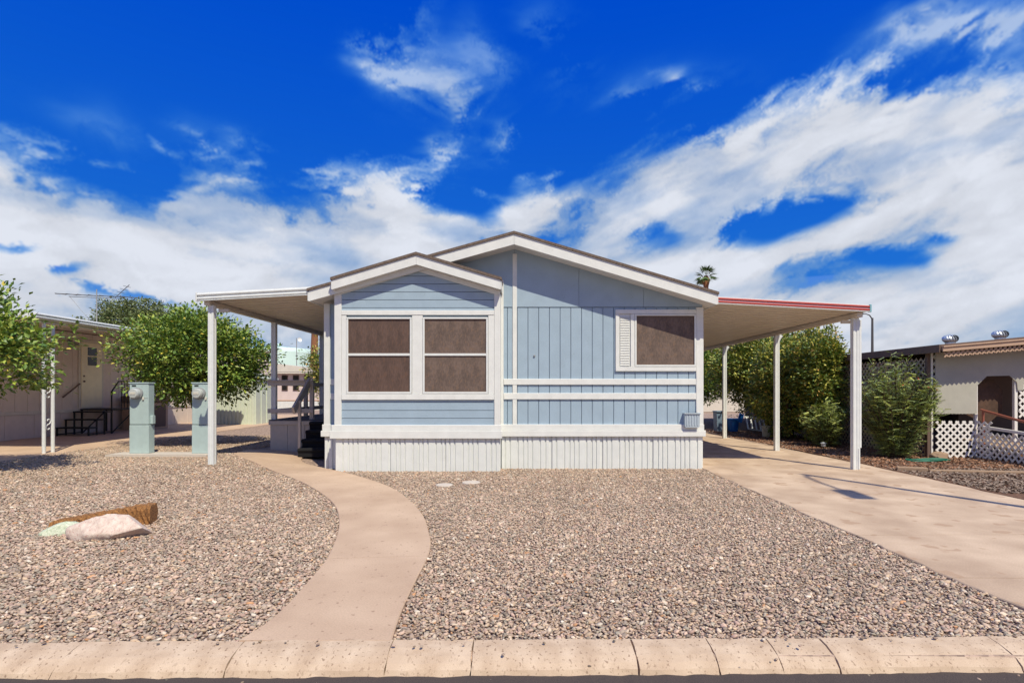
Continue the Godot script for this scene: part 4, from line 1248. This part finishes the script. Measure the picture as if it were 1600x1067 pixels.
# ------------------------------------------------------------------ neighbours and small things
func lattice(b: MB, o: Vector3, u: Vector3, v: Vector3, w: float, h: float, pitch := 0.15, wide := 0.042) -> MB:
	var nrm := u.cross(v).normalized()
	for s in 2:
		var c := -h + pitch * 0.3
		while c < w:
			var t0 := maxf(0, -c)
			var t1 := minf(h, w - c)
			if t1 - t0 > 0.03:
				var x0 := c + t0
				var x1 := c + t1
				if s == 1:
					x0 = w - x0
					x1 = w - x1
				b.bar(o + u * x0 + v * t0 + nrm * (0.005 if s == 0 else -0.005), o + u * x1 + v * t1 + nrm * (0.005 if s == 0 else -0.005), 0.008, wide, 0.001)
			c += pitch
	return b
func left_neighbour() -> void:
	var h := thing("beige_mobile_home", "beige mobile home with a cream door under the left awning", "house", Vector3(-14.1, 0.1, -20))
	var xw := -14.1
	part(h, "wall", MB.new().box(-18.5, xw - 0.03, 0.1, 3.55, -32, -9, 0.01), M.beige)
	for k in 56:
		part(h, "siding_board", MB.new().box(xw - 0.05, xw, 0.86, 3.40, -9.0 - k * 0.41 - 0.402, -9.0 - k * 0.41, 0.006), M.beige)
	part(h, "base_board", MB.new().box(xw - 0.04, xw + 0.03, 0.80, 0.90, -32, -9, 0.006), M.cream)
	for k in 24:
		part(h, "skirting_panel", MB.new().box(xw - 0.06, xw + 0.005, 0.08, 0.80, -9.0 - k * 0.95 - 0.94, -9.0 - k * 0.95, 0.006), M.beige)
	part(h, "roof", MB.new().box(-18.8, xw + 0.1, 3.56, 3.66, -32.2, -8.8, 0.01), M.pan)
	part(h, "frieze_board", MB.new().box(xw - 0.01, xw + 0.03, 3.30, 3.40, -32, -9, 0.006), M.brown)
	var d := part(h, "door", MB.new().box(xw, xw + 0.045, 0.93, 3.03, -19.22, -18.32, 0.006), M.door)
	for y in [[2.30, 2.58], [2.62, 2.88]]:
		part(d, "pane", MB.new().box(xw + 0.03, xw + 0.05, y[0], y[1], -18.98, -18.58, 0.003), M.dark_glass)
	part(d, "door_handle", MB.new().lathe(Vector3(xw + 0.04, 1.78, -18.42), Vector3.RIGHT, [[0.03, 0.0], [0.03, 0.03], [0.0, 0.07]], 10), M.brown)
	part(d, "deadbolt", MB.new().lathe(Vector3(xw + 0.04, 1.95, -18.42), Vector3.RIGHT, [[0.028, 0.0], [0.028, 0.02], [0.0, 0.025]], 10), M.brown)
	for e in [[0.90, 3.12, -18.32, -18.23], [0.90, 3.12, -19.31, -19.22], [3.03, 3.12, -19.22, -18.32]]:
		part(d, "door_frame", MB.new().box(xw, xw + 0.03, e[0], e[1], e[2], e[3], 0.004), M.cream)
	part(h, "wall_rail", MB.new().tube([Vector3(xw + 0.07, 1.28, -17.55), Vector3(xw + 0.07, 1.70, -18.22)], [0.022], 7), M.brown)
	var l := part(h, "wall_lamp", MB.new().lathe(Vector3(xw + 0.01, 3.02, -17.85), Vector3.RIGHT, [[0.06, 0.0], [0.06, 0.02], [0.02, 0.03], [0.02, 0.1]], 12), M.grey)
	for s in [-0.09, 0.09]:
		part(l, "lamp_cone", MB.new().lathe(Vector3(xw + 0.08, 3.0, -17.85 + s), Vector3(0.5, -0.7, s * 3), [[0.02, 0.0], [0.035, 0.05], [0.06, 0.14]], 12), M.grey)
	# its awning
	var t := thing("neighbour_awning", "white awning on scrolled iron posts over the beige home's walk", "awning", Vector3(-10.45, 0.12, -12.6))
	var z := -12.2
	while z > -21.2:
		part(t, "roof_pan", MB.new().prism(PackedVector2Array([Vector2(-14.1, 3.33), Vector2(-14.1, 3.36), Vector2(-10.4, 3.10), Vector2(-10.4, 3.07)]), z - 0.39, z), M.pan)
		z -= 0.40
	part(t, "gutter", MB.new().box(-10.40, -10.30, 3.02, 3.15, -21.3, -12.15, 0.012), M.metal_white)
	for y in [3.055, 3.115]:
		part(t, "gutter_rib", MB.new().tube([Vector3(-10.29, y, -12.15), Vector3(-10.29, y, -21.3)], [0.02], 8), M.metal_white)
	part(t, "end_fascia", MB.new().bar(Vector3(-14.1, 3.33, -12.17), Vector3(-10.35, 3.08, -12.17), 0.03, 0.13), M.metal_white)
	part(t, "beam", MB.new().box(-10.52, -10.40, 2.96, 3.065, -21.2, -12.3, 0.006), M.pan)
	for dd in [12.55, 19.0]:
		for k in [0.0, 0.24]:
			part(t, "post", MB.new().tube([Vector3(-10.45, 0.12, -dd - k), Vector3(-10.45, 2.98, -dd - k)], [0.038], 10), M.metal_white)
		for y in [0.75, 1.45, 2.2]:
			var p := []
			for i in 30:   # an S of two curls
				var a := lerpf(-1.0, 1.0, i / 29.0)
				var s := signf(a)
				var w := absf(a) * 4.6
				var rr := 0.075 * (1.0 - absf(a) * 0.72)
				p.append(Vector3(-10.45, y + s * (0.12 - cos(w) * rr) - s * 0.045, -dd - 0.12 - s * sin(w) * rr))
			part(t, "scroll", MB.new().tube(p, [0.012], 6), M.metal_white)
	# black metal steps, chest beside them
	var st := thing("metal_steps", "black metal steps with a railing below the cream door", "stairs", Vector3(-13.5, 0.125, -18.4))
	for k in 3:
		var y := 0.34 + k * 0.23
		var zz := -17.25 - k * 0.33
		part(st, "tread", MB.new().box(-14.02, -13.0, y, y + 0.04, zz - 0.34, zz, 0.006), M.black)
		for xx in [-13.98, -13.04]:
			part(st, "leg", MB.new().box(xx - 0.02, xx + 0.02, 0.125, y, zz - 0.04, zz, 0.004), M.black)
	part(st, "platform", MB.new().box(-14.02, -13.0, 0.86, 0.905, -19.35, -18.2, 0.006), M.black)
	for xx in [-13.98, -13.04]:
		for zz in [-18.24, -19.31]:
			part(st, "leg", MB.new().box(xx - 0.022, xx + 0.022, 0.125, 0.86, zz - 0.022, zz + 0.022, 0.004), M.black)
		part(st, "brace", MB.new().bar(Vector3(xx, 0.16, -18.28), Vector3(xx, 0.80, -19.27), 0.03, 0.03), M.black)
		part(st, "stringer", MB.new().bar(Vector3(xx, 0.17, -17.25), Vector3(xx, 0.17, -18.22), 0.03, 0.03), M.black)
	part(st, "railing", MB.new().tube([Vector3(-13.04, 0.9, -18.24), Vector3(-13.04, 1.45, -18.24), Vector3(-13.04, 1.78, -18.55), Vector3(-13.04, 1.78, -19.31), Vector3(-13.04, 0.9, -19.31)], [0.024], 7), M.black)
	for k in 3:
		part(st, "baluster", MB.new().tube([Vector3(-13.04, 0.9, -18.70 - k * 0.13), Vector3(-13.04, 1.77, -18.70 - k * 0.13)], [0.012], 6), M.black)
	var c := thing("storage_chest", "brown storage chest standing behind the black steps", "chest", Vector3(-13.4, 0.125, -20.4))
	part(c, "body", MB.new().box(-13.9, -12.95, 0.125, 1.05, -21.0, -19.95, 0.01), M.tan)
	part(c, "lid", MB.new().box(-13.94, -12.91, 1.055, 1.30, -21.04, -19.91, 0.03), M.brown)
	part(c, "side_panel", MB.new().box(-12.96, -12.935, 0.2, 0.95, -20.85, -20.1, 0.01), M.brown)
	t = thing("roof_vent", "small white vent box on the neighbour's awning roof", "vent", Vector3(-12.3, 3.2, -16))
	part(t, "curb", MB.new().box(-12.45, -12.1, 3.18, 3.30, -16.2, -15.85, 0.01), M.metal_white)
	part(t, "lid", MB.new().box(-12.52, -12.03, 3.30, 3.38, -16.27, -15.78, 0.02), M.metal_white)
	# television antenna
	t = thing("tv_antenna", "thin television antenna on a mast above the left awning", "antenna", Vector3(-16.3, 3.66, -22))
	var ay := 5.10
	part(t, "mast", MB.new().tube([Vector3(-16.3, 3.62, -22), Vector3(-16.3, 5.35, -22)], [0.02], 7), M.grey)
	part(t, "boom", MB.new().tube([Vector3(-17.8, ay + 0.07, -21.9), Vector3(-16.3, ay, -22), Vector3(-14.75, ay - 0.06, -22.1)], [0.016], 6), M.lamp_post)
	part(t, "boom", MB.new().tube([Vector3(-17.3, ay - 0.04, -21.92), Vector3(-15.5, ay - 0.10, -22.05)], [0.012], 6), M.lamp_post)
	part(t, "stay", MB.new().tube([Vector3(-17.3, ay - 0.02, -21.95), Vector3(-16.35, 3.9, -22)], [0.007], 5), M.grey)
	for k in 7:
		var x := -17.7 + k * 0.42
		part(t, "element", MB.new().tube([Vector3(x, ay + 0.06 - k * 0.02, -21.75), Vector3(x, ay + 0.09 - k * 0.02, -22.3)], [0.010], 5), M.lamp_post)
	part(t, "element", MB.new().tube([Vector3(-15.6, ay - 0.08, -22), Vector3(-15.05, ay + 0.42, -22)], [0.013], 5), M.lamp_post)
	for k in 4:
		part(t, "element", MB.new().tube([Vector3(-15.5 + k * 0.12, ay + 0.02 + k * 0.11, -21.8), Vector3(-15.5 + k * 0.12, ay + 0.02 + k * 0.11, -22.2)], [0.008], 5), M.lamp_post)
func behind() -> void:
	var s := thing("metal_shed", "pale ribbed metal shed behind the citrus tree", "shed", Vector3(-11.4, 0.1, -23.6))
	part(s, "wall", MB.new().box(-12.4, -10.75, 0.08, 1.95, -25.0, -23.05, 0.01), M.shed)
	for k in 11:
		part(s, "siding_rib", MB.new().box(-12.37 + k * 0.15, -12.27 + k * 0.15, 0.09, 1.93, -23.06, -23.02, 0.008), M.shed)
	for k in 3:
		part(s, "siding_rib", MB.new().box(-10.76, -10.72, 0.09, 1.93, -23.5 - k * 0.5, -23.1 - k * 0.5, 0.008), M.shed)
	part(s, "roof", MB.new().prism(PackedVector2Array([Vector2(-12.5, 1.95), Vector2(-12.5, 2.0), Vector2(-11.6, 2.25), Vector2(-10.65, 2.0), Vector2(-10.65, 1.95)]), -25.1, -22.95), M.shed)
	var h := thing("pink_house", "pinkish white house with a row of small windows seen past the porch rail", "house", Vector3(-16, 0, -42))
	part(h, "wall", MB.new().box(-21, -14.0, 0.0, 2.75, -47, -40.05, 0.01), M.pinkish)
	part(h, "roof", MB.new().prism(PackedVector2Array([Vector2(-21.4, 2.75), Vector2(-21.4, 2.9), Vector2(-17.3, 3.35), Vector2(-13.7, 2.9), Vector2(-13.7, 2.75)]), -47.3, -39.6), M.cream)
	for k in 7:
		var x := -19.9 + k * 0.78
		var w := part(h, "window", MB.new().box(x, x + 0.42, 1.45, 2.52, -40.08, -40.0, 0.01), M.brown)
		part(w, "pane", MB.new().box(x + 0.05, x + 0.37, 2.0, 2.47, -40.02, -39.985, 0.004), M.dark_glass)
		part(w, "pane", MB.new().box(x + 0.05, x + 0.37, 1.5, 1.96, -40.02, -39.985, 0.004), M.dark_glass)
	part(h, "belt_board", MB.new().box(-21, -13.98, 0.72, 0.80, -40.09, -40.02, 0.01), M.tan)
	part(h, "skirting", MB.new().box(-21.02, -13.96, 0.0, 0.70, -40.12, -40.03, 0.01), M.white)
	part(h, "eave_board", MB.new().box(-21.3, -13.75, 2.62, 2.76, -39.75, -39.62, 0.01), M.cream)
	var t := thing("water_tank", "big pale mint water tank rising far behind the pink house", "water tank", Vector3(-30.2, 0, -72))
	part(t, "shell", MB.new().lathe(Vector3(-30.4, -0.2, -72), Vector3.UP, [[4.1, 0.0], [4.1, 6.3], [4.02, 6.55], [3.85, 6.75], [0.0, 7.15]], 48), M.mint)
	part(t, "hatch", MB.new().box(-30.9, -30.3, 6.95, 7.25, -72.2, -71.6, 0.05), M.mint)
	t = thing("roof_antenna", "small antenna on a thin pole above the mint tank", "antenna", Vector3(-23.6, 0, -60))
	part(t, "pole", MB.new().tube([Vector3(-23.6, 0, -60), Vector3(-23.6, 6.9, -60)], [0.04], 6), M.grey)
	part(t, "dish", MB.new().lathe(Vector3(-23.3, 6.7, -60), Vector3(0.6, 0.3, 0.7), [[0.03, 0.0], [0.16, 0.03], [0.24, 0.08]], 14), M.metal_white)
	h = thing("far_house", "low tan roofed house far behind the carport", "house", Vector3(13, 0, -40))
	part(h, "wall", MB.new().box(10.5, 16.5, 0, 2.5, -46, -39, 0.02), M.cream)
	part(h, "roof", MB.new().prism(PackedVector2Array([Vector2(10.1, 2.5), Vector2(10.1, 2.62), Vector2(13.5, 3.1), Vector2(16.9, 2.62), Vector2(16.9, 2.5)]), -46.4, -38.6), M.tan)
	var w := part(h, "window", MB.new().box(11.6, 12.7, 1.0, 2.0, -39.0, -38.96, 0.02), M.white)
	part(w, "pane", MB.new().box(11.68, 12.62, 1.08, 1.92, -38.975, -38.95, 0.01), M.dark_glass)
	t = thing("white_pole", "thin white pole standing beyond the carport", "pole", Vector3(16.7, 0, -50))
	part(t, "shaft", MB.new().tube([Vector3(16.7, -0.1, -50), Vector3(16.7, 5.1, -50)], [0.09, 0.07], 10), M.metal_white)
	part(t, "cap", MB.new().lathe(Vector3(16.7, 5.08, -50), Vector3.UP, [[0.09, 0.0], [0.09, 0.06], [0.0, 0.12]], 10), M.metal_white)
	t = thing("utility_pole", "brown wooden pole seen at the house corner under the carport", "pole", Vector3(21.2, 0, -66))
	part(t, "shaft", MB.new().tube([Vector3(21.2, -0.1, -66), Vector3(21.2, 6.3, -66)], [0.16, 0.13], 10), M.timber)
	part(t, "cross_arm", MB.new().bar(Vector3(20.6, 6.0, -66), Vector3(21.8, 6.0, -66), 0.1, 0.1), M.timber)
	# street lamps: one far off, one beside the drive whose shadow falls on the concrete
	street_lamp("dark street lamp far beyond the right carport post", Vector3(24.3, 0, -40), 6.55, Vector3(-0.75, 0.22, 0), 0.09)
	street_lamp("street lamp beside the driveway casting its shadow on the concrete", Vector3(7.70, 0, -4.85), 8.0, Vector3(-0.15, 0.1, 1.75), 0.075)
func street_lamp(label: String, base: Vector3, h: float, arm: Vector3, r: float) -> void:
	var t := thing("street_lamp", label, "street lamp", base, "street lamps")
	var top := base + Vector3(0, h, 0)
	part(t, "pole", MB.new().tube([base - Vector3(0, 0.1, 0), base + Vector3(0, h * 0.5, 0), top - Vector3(0, 0.05, 0)], [r * 1.2, r, r * 0.75], 12), M.lamp_post)
	part(t, "base_plate", MB.new().lathe(base, Vector3.UP, [[r * 2.2, 0.0], [r * 2.2, 0.04], [r * 1.3, 0.12]], 12), M.lamp_post)
	var flat := Vector3(arm.x, 0, arm.z)
	var e := top + arm
	part(t, "arm", MB.new().tube([top - Vector3(0, 0.15, 0), top + arm * 0.25 + Vector3(0, 0.08, 0), top + arm * 0.6 + Vector3(0, 0.1, 0), e], [r * 0.5, r * 0.45, r * 0.4, r * 0.4], 8), M.lamp_post)
	var hd := flat.normalized()
	part(t, "lamp_head", MB.new().cbox(Transform3D(Basis.looking_at(hd), e + hd * 0.28), Vector3(0.15, 0.06, 0.36), 0.05), M.lamp_post)
func right_neighbour() -> void:
	var h := thing("lattice_porch_home", "neighbouring home with a lattice porch and grey shade cloth at the right edge", "house", Vector3(11, 0, -18))
	part(h, "wall", MB.new().box(11.2, 18.6, 0.0, 2.5, -29, -14.8, 0.01), M.brown)
	part(h, "back_screen", MB.new().box(9.1, 11.2, 0.0, 2.3, -21.03, -21.0, 0.01), M.brown_cloth)
	part(h, "porch_floor", MB.new().box(9.1, 13.5, 0.0, 0.45, -21, -13.6, 0.01), M.deck)
	part(h, "roof", MB.new().prism(PackedVector2Array([Vector2(8.86, 2.34), Vector2(8.86, 2.47), Vector2(13.8, 2.92), Vector2(18.9, 2.47), Vector2(18.9, 2.34), Vector2(13.8, 2.76)]), -29.0, -12.2), M.brown)
	part(h, "fascia", MB.new().bar(Vector3(8.88, 2.375, -12.18), Vector3(13.8, 2.80, -12.18), 0.04, 0.12), M.tan)
	part(h, "fascia_lip", MB.new().bar(Vector3(8.88, 2.42, -12.15), Vector3(13.8, 2.845, -12.15), 0.03, 0.03), M.tan)
	part(h, "eave_board", MB.new().box(8.83, 8.86, 2.30, 2.47, -29, -12.2, 0.005), M.brown)
	var b := MB.new()
	lattice(b, Vector3(8.95, 2.20, -12.22), Vector3(0.9963, 0.086, 0), Vector3.UP, 4.6, 0.13, 0.10, 0.03)
	part(h, "valance_lattice", b, M.tan, true)
	var hole := PackedVector2Array([Vector2(9.07, 0.98), Vector2(9.98, 0.985), Vector2(9.985, 1.60), Vector2(10.2, 1.81), Vector2(10.70, 1.82), Vector2(10.86, 1.68), Vector2(10.88, 1.5), Vector2(11.0, 1.5), Vector2(11.02, 1.72), Vector2(12.6, 1.75), Vector2(12.6, 2.55), Vector2(9.07, 2.32)])
	part(h, "shade_cloth", MB.new().prism(hole, -12.655, -12.645), M.cloth)
	b = lattice(MB.new(), Vector3(9.07, 0.98, -12.70), Vector3.RIGHT, Vector3.UP, 0.9, 1.3)
	part(h, "cloth_lattice", b, M.lattice, true)
	var oct := PackedVector2Array([Vector2(9.99, 0.95), Vector2(10.45, 0.72), Vector2(10.78, 1.02), Vector2(10.80, 1.50), Vector2(10.6, 1.74), Vector2(10.2, 1.72), Vector2(10.0, 1.5)])
	part(h, "brown_curtain", MB.new().prism(oct, -12.97, -12.95), M.brown_cloth)
	b = lattice(MB.new(), Vector3(9.07, 0.02, -12.63), Vector3.RIGHT, Vector3.UP, 0.93, 0.80)
	part(h, "lattice_panel", b, M.lattice, true)
	b = lattice(MB.new(), Vector3(9.96, 0.02, -12.60), Vector3(0.25, 0, 0.968).normalized(), Vector3.UP, 0.30, 0.80, 0.13)
	part(h, "lattice_panel", b, M.lattice, true)
	b = lattice(MB.new(), Vector3(8.98, 0.02, -20.5), Vector3(0, 0, 1), Vector3.UP, 7.7, 2.2)
	part(h, "side_lattice", b, M.old_lattice, true)
	b = lattice(MB.new(), Vector3(10.92, 0.9, -12.66), Vector3.RIGHT, Vector3.UP, 1.5, 0.8)
	part(h, "lattice_panel", b, M.lattice, true)
	for p in [[9.03, 2.32, 0.022], [10.0, 2.3, 0.03], [10.87, 2.3, 0.035]]:
		part(h, "porch_post", MB.new().box(p[0] - p[2], p[0] + p[2], 0.0, p[1], -12.66 - p[2] - 0.05, -12.66 + p[2] - 0.05, 0.005), M.lattice)
	part(h, "corner_post", MB.new().box(8.93, 9.0, 0.0, 2.34, -12.78, -12.70, 0.006), M.brown)
	# ramp down towards the street
	var r := thing("access_ramp", "lattice sided ramp with reddish pipe rails leading down from the porch", "ramp", Vector3(10.7, 0, -11.2))
	part(r, "deck", MB.new().bar(Vector3(10.6, 0.40, -13.6), Vector3(10.6, 0.03, -8.6), 1.05, 0.05), M.timber)
	for x in [10.04, 11.15]:
		var a := Vector3(x, 0.02, -12.55)
		b = lattice(MB.new(), Vector3(x, 0.03, -12.5), Vector3(0, -0.012, 1).normalized(), Vector3.UP, 3.8, 0.56)
		part(r, "side_lattice", b, M.lattice, true)
		part(r, "top_board", MB.new().bar(Vector3(x, 0.70, -12.55), Vector3(x, 0.46, -8.6), 0.05, 0.06), M.lattice)
		part(r, "pipe_rail", MB.new().tube([Vector3(x, 1.07, -12.6), Vector3(x, 0.88, -11.6), Vector3(x, 0.55, -8.7)], [0.028], 8), M.pipe)
		for z in [-12.55, -10.6, -8.75]:
			part(r, "rail_post", MB.new().tube([Vector3(x, 0.0, z), Vector3(x, 1.05 + (z + 12.6) * -0.14, z)], [0.024], 8), M.pipe)
	for p in [[10.55, 14.2, 2.59, "spinning roof vent nearer the feathery shrub"], [11.78, 14.2, 2.70, "spinning roof vent nearer the right edge"]]:
		var t := thing("turbine_vent", "silver " + p[3], "roof vent", Vector3(p[0], p[2], -p[1]), "turbine vents on the right roof")
		part(t, "collar", MB.new().lathe(Vector3(p[0], p[2], -p[1]), Vector3.UP, [[0.11, -0.1], [0.11, 0.09], [0.12, 0.09]], 20), M.steel)
		for k in 18:
			var a := TAU * k / 18
			var q := []
			for i in 7:
				var e := lerpf(-1.1, 1.25, i / 6.0)
				q.append(Vector3(p[0] + cos(a + e * 0.25) * 0.155 * cos(e * 0.85), p[2] + 0.17 + sin(e) * 0.095, -p[1] + sin(a + e * 0.25) * 0.155 * cos(e * 0.85)))
			var m := MB.new()
			for i in 6:
				var o2: Vector3 = Vector3(cos(a), 0.2, sin(a))
				var sd := Vector3(-sin(a), 0, cos(a)) * 0.03
				m.quad(q[i] - sd, q[i] + sd * 0.7 + o2 * 0.02, q[i + 1] + sd * 0.7 + o2 * 0.02, q[i + 1] - sd, o2)
			part(t, "vane", m, M.steel)
		part(t, "cap", MB.new().lathe(Vector3(p[0], p[2] + 0.25, -p[1]), Vector3.UP, [[0.09, 0.0], [0.06, 0.02], [0.0, 0.03]], 20), M.steel)
	# edging, hose, rock in the bed
	b = MB.new()
	var o := put(self, "concrete_edging", MB.new().bar(Vector3(6.98, 0.03, -10.75), Vector3(7.42, 0.035, -10.55), 0.13, 0.10, 0.012).mesh(), M.timber)
	tag(o, "short pale edging block at the corner of the leafy bed", "edging", "edging blocks of the bed")
	o = put(self, "concrete_edging", MB.new().bar(Vector3(7.44, 0.02, -10.54), Vector3(10.2, 0.03, -10.0), 0.08, 0.07, 0.012).mesh(), M.timber)
	tag(o, "long low edging strip across the leafy bed", "edging", "edging blocks of the bed")
	var hp := []
	for i in 60:
		var a := i * 0.22
		hp.append(Vector3(8.35 + cos(a) * 0.42 + i * 0.003, 0.05 + 0.012 * sin(a * 2.3), -11.95 + sin(a) * 0.13 - i * 0.002))
	o = put(self, "garden_hose", MB.new().tube(hp, [0.014], 6).mesh(), M.hose)
	tag(o, "coiled green garden hose under the feathery shrub", "hose")
	rock("tan_rock", "tan rock at the corner of the lattice porch", Vector3(8.93, 0.07, -12.35), Vector3(0.20, 0.13, 0.15), M.timber, 15, 0.4)
	# things left under the citrus tree
	var t := thing("blue_bin", "bright blue plastic bin behind the carport post", "bin", Vector3(7.52, 0, -20.6))
	part(t, "body", MB.new().lathe(Vector3(7.52, 0.02, -20.6), Vector3.UP, [[0.0, 0.0], [0.17, 0.0], [0.21, 0.40], [0.235, 0.42], [0.235, 0.46], [0.19, 0.46], [0.16, 0.05]], 20), M.blue_plastic)
	part(t, "handle", MB.new().bar(Vector3(7.68, 0.36, -20.4), Vector3(7.76, 0.66, -20.4), 0.05, 0.16), M.blue_plastic)
	t = thing("grey_bin", "grey blue bin left of the bright blue bin", "bin", Vector3(7.10, 0, -20.8))
	part(t, "body", MB.new().prism(PackedVector2Array([Vector2(6.97, 0.01), Vector2(7.22, 0.01), Vector2(7.25, 0.70), Vector2(6.94, 0.70)]), -21.0, -20.6), M.bin)
	part(t, "lid", MB.new().box(6.92, 7.27, 0.702, 0.75, -21.02, -20.56, 0.015), M.bin)
	t = thing("step_ladder", "folded white ladder leaning over under the citrus tree", "ladder", Vector3(8.2, 0, -20.2))
	for s in [0.0, 0.34]:
		part(t, "side_rail", MB.new().bar(Vector3(7.85, 0.56 - s * 1.2, -20.4 + s), Vector3(8.6, 0.45 - s * 1.2, -20.3 + s), 0.03, 0.05), M.metal_white)
	for k in 5:
		var x := 7.92 + k * 0.15
		part(t, "rung", MB.new().bar(Vector3(x, 0.55 - k * 0.02, -20.4), Vector3(x - 0.06, 0.15 - k * 0.02, -20.06), 0.05, 0.025), M.metal_white)
	t = thing("white_bucket", "white bucket standing under the yellowing citrus tree", "bucket", Vector3(7.75, 0, -18.3))
	part(t, "body", MB.new().lathe(Vector3(7.75, 0.01, -18.3), Vector3.UP, [[0.0, 0.0], [0.12, 0.0], [0.145, 0.33], [0.155, 0.33], [0.155, 0.36], [0.14, 0.36], [0.115, 0.03]], 20), M.bucket)
	part(t, "bail", MB.new().tube([Vector3(7.6, 0.34, -18.3), Vector3(7.65, 0.2, -18.14), Vector3(7.85, 0.2, -18.14), Vector3(7.9, 0.34, -18.3)], [0.006], 5), M.grey)
	t = thing("garden_light", "small path light on a stake beside the driveway", "garden light", Vector3(7.0, 0, -13.4))
	part(t, "stake", MB.new().tube([Vector3(7.0, -0.05, -13.4), Vector3(7.0, 0.22, -13.4)], [0.012], 6), M.black)
	part(t, "hood", MB.new().lathe(Vector3(7.0, 0.2, -13.4), Vector3.UP, [[0.05, 0.0], [0.05, 0.06], [0.075, 0.065], [0.0, 0.10]], 14), M.grey)

func _ready() -> void:
	rng.seed = 20
	camera_and_light()
	materials()
	setting()
	gravel()
	litter()
	home()
	awnings()
	porch()
	left_neighbour()
	right_neighbour()
	behind()
	pedestals()
	yard_bits()
	plants()
